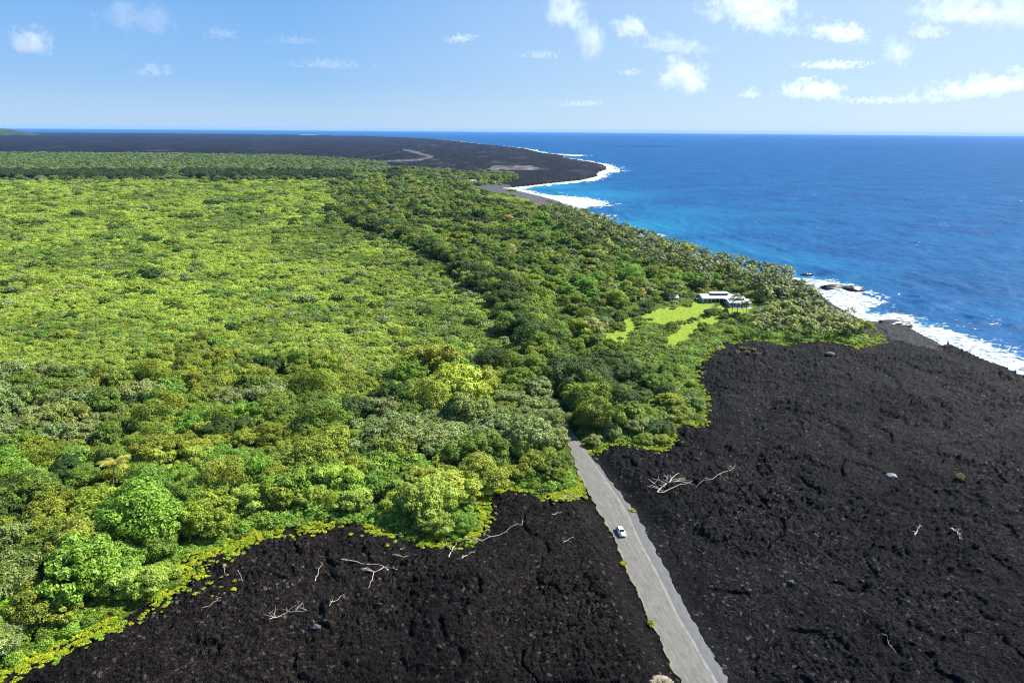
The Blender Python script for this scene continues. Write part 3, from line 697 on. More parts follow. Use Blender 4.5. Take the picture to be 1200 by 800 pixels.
# far tree band beyond the pale low trees, with its dark hedge of tall trees
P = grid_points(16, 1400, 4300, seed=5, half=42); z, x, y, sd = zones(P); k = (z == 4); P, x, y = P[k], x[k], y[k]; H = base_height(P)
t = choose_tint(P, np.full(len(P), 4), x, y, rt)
for i in range(len(P)):
    row = (203.5 < y[i] < 211.5) and x[i] < 470 and vnoise(np.array([x[i]/22]), np.array([0.5]), 3)[0] > .22
    s = rt.uniform(1.1, 1.7) if row else rt.uniform(.75, 1.2)
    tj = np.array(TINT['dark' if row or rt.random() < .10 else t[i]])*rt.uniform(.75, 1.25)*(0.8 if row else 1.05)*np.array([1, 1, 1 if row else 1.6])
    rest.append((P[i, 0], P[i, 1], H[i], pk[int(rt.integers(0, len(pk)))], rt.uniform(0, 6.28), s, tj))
P = grid_points(9, 900, 2600, seed=51, half=42)
x, y = px_of(P); k = (205 < y) & (y < 211) & (x < 470) & (x > -80) & (fbm(x/30, y*0, 8, 2) > .36) & (fbm(x/9, y/3, 18, 3) > .40) & (inside(P, LAVA_FAR) == 0); P = P[k]; H = base_height(P)
for i in range(len(P)): rest.append((P[i, 0], P[i, 1], H[i], pk[int(rt.integers(0, len(pk)))], rt.uniform(0, 6.28), rt.uniform(1.0, 1.5), np.array(TINT['dark'])*rt.uniform(.6, 1.0)))
A = rest
scatter('forest', [protos[k] for k in pk], np.array([[a[0], a[1], a[2]] for a in A]), np.array([kmap.get(a[3], 0) for a in A]), np.array([a[4] for a in A]), np.array([[a[5]*1.12, a[5]*1.12, a[5]*.9] for a in A]), np.array([a[6] for a in A]),
        'continuous dark green forest behind the nearer trees, out to the far lava', 'forest')

# low pale trees of the meadow: 300 nearest as things, the rest as one mass
M_ = []
for (sp, r0, r1) in ((3.9, 150, 520), (4.9, 520, 900), (7.2, 900, 1500), (11, 1500, 2400)):
    P = grid_points(sp, r0, r1, seed=int(sp*100), half=43); z, x, y, sd = zones(P); k = (z == 2) | (z == 3) | (z == 4)
    P, z, x, y, sd = P[k], z[k], x[k], y[k], sd[k]; t = choose_tint(P, z, x, y, rt); e = edge_dist(P)
    line = dist_line(P, poly([(118, 216), (128, 245), (150, 290), (175, 330)])) < 5+11*vnoise(y/9, y*0, 4)
    H = base_height(P); gd = inside(P, GARDEN); grow = .92*(sp/4.6)**.8; big = fbm(P[:, 0]/50, P[:, 1]/50, 171, 3); big2 = fbm(P[:, 0]/110, P[:, 1]/110, 181, 3); tl = dist_line(P, TREELINE)
    for i in range(len(P)):
        if e[i] < 2.0: continue
        if gd[i] and rt.random() < .45: continue
        tn = 'mid' if (line[i] and z[i] == 2 and rt.random() < .5) else t[i]
        s = rt.uniform(.6, .98)*grow*(0.6+0.8*big[i])*(1.2 if line[i] and z[i] == 2 else 1)*(1.12 if z[i] == 2 else .9)
        if z[i] == 2 and rt.random() < .035+.10*max(0, big2[i]-.45)+.42*math.exp(-tl[i]/26): s *= rt.uniform(1.25, 1.9); tn = ('mid', 'mid', 'dark', 'grey', 'olive')[int(rt.integers(0, 5))]
        tj = np.array(TINT[tn])*rt.uniform(.92, 1.09)*(.78+.44*big2[i])*np.array([rt.uniform(.93, 1.05), 1, rt.uniform(.8, 1.3)])
        M_.append((P[i, 0], P[i, 1], H[i]-.1, int(rt.integers(0, 6)), rt.uniform(0, 6.28), s, tj, z[i], x[i], y[i], tn))
M_.sort(key=lambda a: -a[5]/(a[0]**2+a[1]**2)**.5)
sprot = {}; left = []; cnt = 0
for a in M_:
    if a[7] == 2 and cnt < 280 and -20 < a[8] < 1220 and a[9] < 820:
        cnt += 1
        o = link('low_tree', SHRUBS[a[3]], loc=(a[0], a[1], a[2]), rotz=a[4]); o.scale = (a[5]*1.12, a[5]*1.12, a[5]*.8); o['tint'] = [float(q) for q in a[6]]+[1.0]
        side = 'in the pale green thicket at the left edge' if a[8] < 200 else 'in the pale green thicket behind the forest' if a[8] < 420 else 'in the pale green thicket beside the dark tree row'
        tag(o, f'low {WORD[a[10]]} bushy tree {side}', 'low tree', 'low bushy trees of the pale thicket'); sprot.setdefault(a[3], o)
    else: left.append(a)
sk = sorted(sprot); smap = {k: i for i, k in enumerate(sk)}
# undergrowth below the near forest, bushy down to the lava
P = grid_points(3.2, 110, 420, seed=77); z, x, y, sd = zones(P); k = (z == 1) | ((z == 3) & (edge_dist(P) < 60)); P, x, y = P[k], x[k], y[k]; e = edge_dist(P); H = base_height(P)
for i in range(len(P)):
    s = rt.uniform(.5, .9)*(0.75 if e[i] < 3 else 1); tn = 'bright' if e[i] < 9 and rt.random() < .6 else 'mid'
    left.append((P[i, 0], P[i, 1], H[i]-.1, int(rt.integers(0, 6)), rt.uniform(0, 6.28), s, np.array(TINT[tn])*rt.uniform(.8, 1.3)))
for L in LAWNS[:4]:                      # a few garden shrubs on the lawns
    for q in range(3):
        p = L[rt.integers(0, len(L))]*.75+L[rt.integers(0, len(L))]*.25+rt.normal(0, 1, 2)*2
        left.append((p[0], p[1], float(base_height(p[None])[0])-.1, int(rt.integers(0, 6)), rt.uniform(0, 6.28), rt.uniform(.3, .6), np.array(TINT['mid'])*rt.uniform(.6, 1.1)))
scatter('thicket', [sprot[k] for k in sk], np.array([a[:3] for a in left]), np.array([smap.get(a[3], 0) for a in left]), np.array([a[4] for a in left]), np.array([[a[5]*1.12, a[5]*1.12, a[5]*.8] for a in left]), np.array([a[6] for a in left]),
        'pale yellow-green thicket of low bushy growth spreading to the far dark hedge', 'thicket')

# creeping yellow-green plants along the lava edge
V_ = []
proto_v = []
for L in (LAVA_L, LAVA_R):
    for a, b in zip(L, np.roll(L, -1, axis=0)):
        m = (a+b)/2
        if m[1] < 60 or np.linalg.norm(b-a) > 160: continue
        n = max(1, int(np.linalg.norm(b-a)/.35))
        for q in range(n):
            for w in range(8 if L is LAVA_L else 3):
                p = a+(b-a)*rt.random()+rt.normal(0, 1.9, 2)*(1.5 if a[0] < -20 else 1); V_.append(p)
P = np.array(V_); x, y = px_of(P); nn = fbm(P[:, 0]/9, P[:, 1]/9, 191, 3); dr = road_dist(P); sdc = coast_sd(P)
k = (nn > .36) & (dr > .3) & (sdc > 34) & (dist_line(P, roadL[:, :2]) > 1) & ((dr > 7) | (y < 590)) & (y < 830) & (y > 300) & ((x < 700) | (y < 540)); P = P[k]
ex = []
for (x0, y0, nr, rad) in ((225, 682, 40, 7), (245, 690, 16, 6), (265, 655, 14, 5), (330, 605, 60, 7), (270, 630, 60, 6), (400, 612, 30, 4), (605, 567, 50, 5), (640, 575, 40, 5), (660, 582, 40, 4), (690, 520, 60, 4), (705, 516, 40, 3), (675, 560, 40, 2.5), (679, 570, 30, 2), (940, 400, 40, 6), (900, 396, 40, 6), (60, 758, 80, 5), (20, 775, 70, 5), (10, 700, 160, 4), (2, 725, 120, 4)):
    c = gp(x0, y0)[:2]; ex.append(c+rt.normal(0, 1, (nr, 2))*rad*np.array([.6, .45]))
P = np.vstack([P]+ex); dr = road_dist(P); P = P[dr > .4]; H = surface(P)+.05
cols = np.where(rt.random((len(P), 1)) < .68, np.array([[.40, .45, .016]]), np.array([[.20, .36, .014]]))*rt.uniform(.75, 1.15, (len(P), 1))
first = link('creeping_plant', VINES[0], loc=tuple(gp(763, 731, ROAD_Z+.02)), rotz=.4); first.scale = (1.0, 1.0, .8); first['tint'] = [.2, .28, .015, 1]
tag(first, 'small yellow-green weed clump on the left edge of the road', 'plant', 'weeds beside the road'); vp = [first]
for i, (x0, y0, lab) in enumerate(((741, 598, 'yellow weed clump on the right edge of the road above the car'), (731, 660, 'small green weed on the left road edge below the car'), (686, 583, 'yellow weeds on the left road edge near the forest'))):
    o = link('creeping_plant', VINES[i+1], loc=tuple(gp(x0, y0, ROAD_Z+.02)), rotz=i*1.1); o.scale = (1.1, .9, .6); o['tint'] = [.30, .30, .02, 1]; tag(o, lab, 'plant', 'weeds beside the road'); vp.append(o)
sc = rt.uniform(.25, .72, len(P))
scatter('ground_cover', vp, np.column_stack([P, H]), rt.integers(0, 4, len(P)), rt.uniform(0, 6.28, len(P)), np.column_stack([sc, sc, sc*rt.uniform(.5, 1.0, len(P))]), cols, 'yellow-green creeping ground cover along the lava edge', 'ground cover')

# ------------------------------------------------------------------ palms
PT = {'green': (.088, .140, .012), 'yellow': (.22, .26, .03), 'dark': (.042, .078, .009)}
def palm(P2, k, s, rz, tint, label, group, h=None):
    h = float(base_height(np.array([P2]))[0]) if h is None else h
    o = thing('coconut_palm', label, 'palm tree', (P2[0], P2[1], h-.05), rz, group); o.scale = (s,)*3
    tm, cm, top = PALMS[k]
    link('trunk', tm, parent=o); c = link('crown', cm, parent=o); c['tint'] = [float(q) for q in tint]+[1.0]; return o, c
pal = []
P = grid_points(5.6, 380, 1250, seed=91); z, x, y, sd = zones(P); k = (z == 3) & (sd < 95) & (x > 640) & (x < 1000) & (rt.random(len(P)) < np.clip(1.25-sd/90, .08, 1)); P, x, y, sd = P[k], x[k], y[k], sd[k]
for i in range(len(P)):
    tn = 'green' if rt.random() < .58 else 'dark' if rt.random() < .65 else 'yellow'
    inlawn = 880 < x[i] < 1012 and y[i] > 366
    pal.append((P[i], 'yellow' if inlawn and rt.random() < .6 else tn, 'pal' if inlawn else 'coast', x[i], y[i], sd[i]))
P = grid_points(7.0, 330, 460, seed=93); x, y = px_of(P); k = (x > 885) & (x < 1008) & (y > 372) & (y < 399) & (coast_sd(P) > 20) & (~inside(P, LAVA_R)); P, x, y = P[k], x[k], y[k]
for i in range(len(P)):
    if rt.random() < .75: pal.append((P[i], 'yellow' if rt.random() < .7 else 'green', 'pal', x[i], y[i], 99))
pal.sort(key=lambda a: a[0]@a[0])
pw = {'green': 'green', 'yellow': 'yellowed', 'dark': 'dark green'}; pprot = {}; prest = []
for i, a in enumerate(pal):
    k = int(rt.integers(0, 5)); s = rt.uniform(.82, 1.12)*(0.78 if a[2] == 'pal' else 1); rz = rt.uniform(0, 6.28); tj = np.array(PT[a[1]])*rt.uniform(.8, 1.25)
    if i < 299:
        lab = f'{pw[a[1]]} short palm in the grove between white house and black lava' if a[2] == 'pal' else f'{pw[a[1]]} coconut palm standing along the surf' if a[5] < 40 else f'{pw[a[1]]} coconut palm rising from the forest behind the shore'
        o, c = palm(a[0], k, s, rz, tj, lab, 'palms beside the white house' if a[2] == 'pal' else 'coconut palms along the shore'); pprot.setdefault(k, (o, c))
    else: prest.append((a[0], k, s, rz, tj))
if prest:
    ks = sorted(pprot); pa = [pprot[k][1] for k in ks]; tr = [next(c for c in pprot[k][0].children if c.name.startswith('trunk')) for k in ks]
    pr = [q for q in prest if q[1] in ks]; hh = base_height(np.array([q[0] for q in pr])); pos = np.array([[q[0][0], q[0][1], h] for q, h in zip(pr, hh)])
    kd = np.array([ks.index(q[1]) for q in pr]); sz_ = np.array([[q[2]]*3 for q in pr]); rz_ = np.array([q[3] for q in pr]); tt = np.array([q[4] for q in pr])
    scatter('palm_grove', pa+tr, np.vstack([pos, pos]), np.concatenate([kd, kd+len(ks)]), np.concatenate([rz_, rz_]), np.vstack([sz_, sz_]), np.vstack([tt, tt]), 'far end of the dense coconut palm belt along the bay', 'palm grove')
palm(LONE, 0, 1.15, .5, (.34, .34, .05), 'lone yellow palm among the leafy trees at the left', None)
for i, (x0, y0) in enumerate(((566, 213), (572, 214), (579, 214.5), (586, 213), (592, 213.5), (599, 212), (553, 208), (560, 206), (605, 211))):
    palm(gp(x0, y0)[:2], i % 5, 1.15, i*1.3, PT['yellow' if i % 2 else 'green'], f"{'yellowed' if i % 2 else 'green'} palm behind the far black sand beach", 'palms behind the far beach')

# ------------------------------------------------------------------ dead wood and rocks on the lava
def on_lava(x, y):
    """point of the built lava surface seen at x, y"""
    z = 9.0
    for _ in range(6): q = gp(x, y, z); z = z*.4+.6*float(surface(q[:2])[0])
    return Vector((q[0], q[1], z))
def dead_wood(pts_px, label, seed, rad=.16, twigs=5, tl=2.2, arms=()):
    r = random.Random(seed); W = [on_lava(*p) for p in pts_px]; loc = W[0].copy()
    o = thing('dead_branch', label, 'dead wood', loc, 0)
    def drape(p, lift):
        z = float(surface((p[0], p[1]))[0]); return Vector((p[0], p[1], max(z+lift, p[2]*.5+(z+lift)*.5)))-loc
    def wig(a, b, n, amp):
        out = [a]
        for i in range(1, n): out.append(a.lerp(b, i/n)+Vector((r.uniform(-amp, amp), r.uniform(-amp, amp), r.uniform(0, amp*.6))))
        return out+[b]
    path = []
    for a, b in zip(W, W[1:]): path += wig(a, b, 4, .30)[(1 if path else 0):]
    n = len(path); path = [drape(p, .32+.22*math.sin(i*1.3)) for i, p in enumerate(path)]
    tubes = [([tuple(p) for p in path], [rad*(1-.72*i/(n-1)) for i in range(n)])]
    twl = []
    for am in arms:
        q = [W[am[0]]]+[on_lava(*p) for p in am[1:]]; pp = []
        for a, b in zip(q, q[1:]): pp += wig(a, b, 3, .25)[(1 if pp else 0):]
        twl.append(([tuple(drape(p, .4)) for p in pp], [rad*.75*(1-.7*i/(len(pp)-1)) for i in range(len(pp))]))
    for k in range(twigs):
        i = r.randrange(1, n); p = path[i]; an = r.uniform(0, 6.28); l = tl*r.uniform(.5, 1.2)
        d = Vector((math.cos(an), math.sin(an), r.uniform(.05, .5))); e = p+d*l; m = p+d*l*.5+Vector((r.uniform(-.3, .3), r.uniform(-.3, .3), .15))
        twl.append(([tuple(p), tuple(m), tuple(e)], [rad*.5, rad*.36, rad*.14]))
        if r.random() < .6: twl.append(([tuple(m), tuple(m+Vector((d.y, -d.x, .3))*l*.4)], [rad*.3, rad*.1]))
    link('limb', tube_mesh('limb', tubes, DEADWOOD, 6), parent=o)
    if twl: link('twigs', tube_mesh('twigs', twl, DEADWOOD, 5), parent=o)
    return o
dead_wood([(770, 578), (784, 566), (800, 561)], 'large bleached tangle of dead branches on lava right of the road', 1, .24, 16, 4.0, [(0, (790, 572), (812, 564)), (1, (796, 555)), (1, (815, 569))])
dead_wood([(816, 571), (835, 562), (860, 549)], 'long thin bleached branch pointing away on the right lava', 2, .15, 9, 2.2)
dead_wood([(526, 654), (530, 646)], 'forked V-shaped white branch standing at the forest edge', 3, .2, 1, 1, [(1, (524, 640), (522, 631)), (1, (534, 638), (538, 630))])
dead_wood([(541, 634), (565, 634), (585, 627), (612, 616)], 'long pale branch curving across the lava from the forest corner', 4, .18, 7, 2.0)
dead_wood([(485, 635), (494, 627), (508, 624)], 'arched white branch hanging out of the yellow creepers', 5, .2, 3, 1.4)
dead_wood([(541, 655), (549, 650), (557, 646)], 'short white branch lying below the long curved one', 6, .14, 4, 1.2)
dead_wood([(400, 656), (425, 661), (462, 666)], 'thin straight dead branch in the middle of the left lava', 7, .13, 5, 1.5)
dead_wood([(455, 669), (438, 671), (421, 673)], 'three-pronged white branch on the left lava', 8, .17, 3, 1.6, [(1, (437, 680), (431, 691)), (1, (426, 668))])
dead_wood([(460, 651), (473, 653), (488, 650)], 'faint curved twig above the three-pronged branch', 9, .10, 4, 1.2)
dead_wood([(369, 682), (373, 671), (378, 660)], 'short upright dead stick on the left lava', 10, .12, 2, 1.0)
dead_wood([(386, 711), (394, 704), (404, 699)], 'small slanting white twig low on the left lava', 11, .11, 3, 1.0)
dead_wood([(316, 727), (335, 719), (360, 716)], 'grey brushy tangle of twigs near the bottom of the left lava', 12, .10, 16, 2.6)
dead_wood([(261, 664), (266, 676)], 'thin leaning twig beside the creepers on the far left lava', 13, .09, 2, .9)
dead_wood([(279, 669), (284, 682)], 'second thin twig right of the leaning one on the left lava', 14, .09, 2, .9)
dead_wood([(647, 604), (659, 600)], 'short white stick close to the road and forest corner', 15, .13, 1, .8)
dead_wood([(660, 637), (666, 633), (671, 629)], 'white stick on the lava left of the white car', 16, .14, 2, .9)
dead_wood([(657, 588), (668, 583), (680, 585)], 'pile of dry branches under the creepers beside the road', 17, .16, 12, 2.0)
dead_wood([(1072, 629), (1075, 621), (1081, 618)], 'bleached bent root on the right lava, left of two', 18, .2, 4, 1.2)
dead_wood([(1113, 620), (1122, 623), (1124, 631)], 'bleached crooked root on the right lava, right of two', 19, .24, 6, 1.2)
dead_wood([(1029, 745), (1040, 753), (1050, 765)], 'thin pale stick near the bottom of the right lava', 20, .10, 2, .9)
dead_wood([(236, 716), (248, 708), (260, 700)], 'slanting twig at the left end of the lava', 21, .09, 3, 1.0)
dead_wood([(841, 409), (847, 401)], 'pale fallen trunk at the corner of lava and lawn', 22, .25, 3, 2.5)

def rock(name, x, y, size, label, col, seed, z=None, rough=.8):
    r = np.random.default_rng(seed); bm = bmesh.new(); bmesh.ops.create_icosphere(bm, subdivisions=4, radius=1)
    C = np.array([tuple(v.co) for v in bm.verts])
    q = 1+.35*(fbm(C[:, 0]*1.6+seed, C[:, 1]*1.6+C[:, 2], seed)-.5)*2+.16*(fbm(C[:, 0]*5+C[:, 2]*3, C[:, 1]*5+seed, seed+3)-.5)*2
    for v, c, k in zip(bm.verts, C, q): v.co = Vector((c[0]*size[0]*k, c[1]*size[1]*k, max(c[2], -.5)*size[2]*k))
    me = bpy.data.meshes.new(name); bm.to_mesh(me); bm.free()
    for p in me.polygons: p.use_smooth = True
    P = gp(x, y, z) if z is not None else tuple(on_lava(x, y)+Vector((0, 0, size[2]*.25)))
    return tag(link(name, me, plain(name+'_stone', col, rough, .4, .5, 1.2), loc=tuple(P)), label, 'rock')
rock('boulder', 973, 416, (2.6, 1.7, 1.0), 'pale grey boulder on the lava near the yellow palms', (.07, .067, .065), 3)
rock('boulder', 1044, 558, (2.0, 1.3, .8), 'flat whitish boulder in the middle of the right lava', (.2, .195, .19), 4)
rock('boulder', 371, 735, (1.0, .8, .6), 'blue-grey boulder low on the left lava', (.05, .056, .066), 5)
rock('boulder', 926, 682, (.9, .7, .5), 'bluish grey boulder on the right lava near the road', (.035, .042, .05), 12)
rock('sea_rock', 978, 338, (11, 5.5, 3.0), 'long low black rock awash in the surf, left of two', (.014, .013, .013), 6, .6, .4)
rock('sea_rock', 999, 340, (9, 4.5, 3.2), 'rounded black rock in the surf, right of two', (.014, .013, .013), 7, .6, .4)
rock('sea_rock', 1048, 380, (11, 6, 3.0), 'dark wet rock ledge jutting into the surf by the lava', (.022, .021, .02), 8, 1.6, .4)
rock('sea_rock', 945, 322, (5, 3, 1.5), 'small black rock where the palm shore meets the surf', (.03, .028, .027), 9, .3, .4)
rock('sea_rock', 659, 183.3, (60, 25, 4), 'flat black rock ledge beyond the far headland, ringed by foam', (.03, .028, .028), 10, 0, .4)

# small plants growing on the lava
for i, (x0, y0) in enumerate(((864, 413), (870, 409), (876, 414), (882, 411), (887, 416), (1125, 560))):
    o = link('lava_plant', VINES[i % 4], loc=tuple(on_lava(x0, y0)), rotz=i); o.scale = (1.5, 1.5, 1.7); o['tint'] = [.2, .2, .07, 1]
    tag(o, 'small pale shrub sprouting from black lava near the lawn corner' if i < 5 else 'lone small grey plant on the right lava', 'plant', 'small shrubs on the lava')
# straw-coloured dead bush by the road
def straw_bush():
    r = random.Random(5); T = []; P = on_lava(775, 801)
    for k in range(420):
        an = r.uniform(0, 6.28); q = r.random()**.5; a = Vector((math.cos(an)*q*2.6, math.sin(an)*q*1.9, (1-q*q)*1.3-.2)); d = Vector((math.cos(an)*q+r.uniform(-.6, .6), math.sin(an)*q+r.uniform(-.6, .6), r.uniform(.1, .9))).normalized()*r.uniform(.5, 1.1)
        T.append(([tuple(a-d*.5), tuple(a+Vector((0, 0, .1))), tuple(a+d*.6)], [.05, .06, .02]))
    me = tube_mesh('dry_bush', T, plain('straw', (.55, .47, .33), .9, .2, .35), 4)
    tag(link('dry_bush', me, loc=tuple(P)), 'straw-coloured dead bush on the lava at the left road edge', 'bush')
straw_bush()

# ------------------------------------------------------------------ boxes etc for house and car
def box(bm, x0, x1, y0, y1, z0, z1):
    v = [bm.verts.new(p) for p in ((x0, y0, z0), (x1, y0, z0), (x1, y1, z0), (x0, y1, z0), (x0, y0, z1), (x1, y0, z1), (x1, y1, z1), (x0, y1, z1))]
    for f in ((3, 2, 1, 0), (4, 5, 6, 7), (0, 1, 5, 4), (1, 2, 6, 5), (2, 3, 7, 6), (3, 0, 4, 7)): bm.faces.new([v[i] for i in f])
def slab(bm, x0, x1, y0, y1, za, zb, th):
    """roof plane from height za at y0 to zb at y1"""
    v = [bm.verts.new(p) for p in ((x0, y0, za-th), (x1, y0, za-th), (x1, y1, zb-th), (x0, y1, zb-th), (x0, y0, za), (x1, y0, za), (x1, y1, zb), (x0, y1, zb))]
    for f in ((3, 2, 1, 0), (4, 5, 6, 7), (0, 1, 5, 4), (1, 2, 6, 5), (2, 3, 7, 6), (3, 0, 4, 7)): bm.faces.new([v[i] for i in f])
def bmo(name, bm, mat, parent, bevel=0.0):
    if bevel: bmesh.ops.bevel(bm, geom=list(bm.edges), offset=bevel, segments=2, affect='EDGES')
    me = bpy.data.meshes.new(name); bm.to_mesh(me); bm.free(); return link(name, me, mat, parent)

WHITE = plain('white_paint', (.66, .67, .68), .5, .4, .05)
ROOFM = plain('white_metal_roof', (.46, .48, .52), .5, .5, .06, .6)
GLASS = plain('dark_glass', (.02, .025, .03), .08, .6, .2)
WALLM = plain('pale_blue_wall', (.36, .41, .47), .7, .3, .08)
DARKM = plain('dark_grille_eave_shade', (.04, .045, .05), .6, .3, .2)

def wing(o, x0, x1, y0, y1, eave, rise, cx0, cx1, nwin):
    ym = y0+(y1-y0)*.55
    b = bmesh.new(); box(b, x0+.8, x1-.8, y0+.8, y1-.8, -.6, eave-.12); bmo('wall', b, WALLM, o)
    b = bmesh.new(); slab(b, x0, x1, y0, ym, eave, eave+rise, .16); rf = bmo('roof', b, ROOFM, o)
    b = bmesh.new(); slab(b, x0, x1, ym+.02, y1, eave+rise, eave+.15, .16); bmo('roof', b, ROOFM, o)
    b = bmesh.new(); box(b, cx0+.5, cx1-.5, ym-1.6, ym+1.6, eave+rise-.6, eave+rise+.85); cl = bmo('clerestory', b, DARKM, o)  # clerestory wall coloured near-black: eave shade of the raised roof painted in
    b = bmesh.new(); slab(b, cx0, cx1, ym-2.2, ym+2.8, eave+rise+1.0, eave+rise+1.25, .14); bmo('clerestory_roof', b, ROOFM, o)
    w = (x1-x0-2.4)/nwin
    for k in range(nwin):
        xa = x0+1.2+k*w; b = bmesh.new(); box(b, xa+.15, xa+w-.15, y0+.74, y0+.83, .75, eave-.55); f = bmo('window', b, WHITE, o)
        b = bmesh.new(); box(b, xa+.28, xa+w-.28, y0+.70, y0+.76, .88, eave-.68); bmo('pane', b, GLASS, f)
def build_house():
    P = gp(868, 361, 7.8); o = thing('house', 'white-roofed house with raised clerestories on the lawn near the sea', 'house', tuple(P), R(2))
    wing(o, -8.0, 7.0, 0, 11.0, 3.6, 1.1, -5.5, 4.0, 6)
    wing(o, -22.0, 1.5, 12.0, 25.0, 3.6, 1.3, -15.0, -2.5, 8)
    b = bmesh.new(); slab(b, -8, 1.5, 10.9, 12.1, 3.55, 3.6, .12); bmo('roof', b, ROOFM, o)
    b = bmesh.new(); box(b, 6.9, 14.5, 1.0, 8.0, -.5, .35); bmo('deck', b, plain('pale_deck', (.40, .39, .35), .8, .3, .1), o)
    b = bmesh.new(); box(b, -7, 6.4, -1.6, .75, -.5, .3); bmo('porch', b, WHITE, o)
    for k in range(5):
        b = bmesh.new(); box(b, -6.9+k*3.3, -6.7+k*3.3, -.2, .0, .3, 3.5); bmo('post', b, WHITE, o)
build_house()
def small_house(x, y, w, d, h, label, rz, wall, name='cabin'):
    P = gp(x, y, 7.8); o = thing(name, label, 'building', tuple(P), rz)
    b = bmesh.new(); box(b, -w/2, w/2, -d/2, d/2, -.8, h); bmo('wall', b, wall, o)
    b = bmesh.new(); slab(b, -w/2-.6, w/2+.6, -d/2-.6, 0, h-.05, h+1.4, .15); slab(b, -w/2-.6, w/2+.6, .01, d/2+.6, h+1.4, h-.05, .15); bmo('roof', b, ROOFM, o)
    for k in (-1, 1):
        b = bmesh.new(); box(b, k*w*.25-.7, k*w*.25+.7, -d/2-.06, -d/2+.04, .9, h-.6); bmo('window', b, GLASS, o)
    b = bmesh.new(); box(b, -.5, .5, -d/2-.05, -d/2+.04, 0, h-.5); bmo('door', b, WHITE, o)
small_house(788, 352, 5.5, 5, 2.6, 'small white-roofed shed among trees left of the lawn', .2, WALLM, 'shed')
small_house(554.5, 213.3, 11, 9, 3.4, 'far white-roofed cabin behind the black sand beach', .1, plain('teal_wall', (.12, .25, .26), .7, .3, .1), 'beach_cabin')
small_house(264, 185.5, 32, 16, 6, 'far white building on the left of two, in front of distant lava', 0, WHITE, 'far_building')
small_house(274, 185.8, 26, 14, 5, 'far white building on the right of two, in front of distant lava', .1, WHITE, 'far_building')

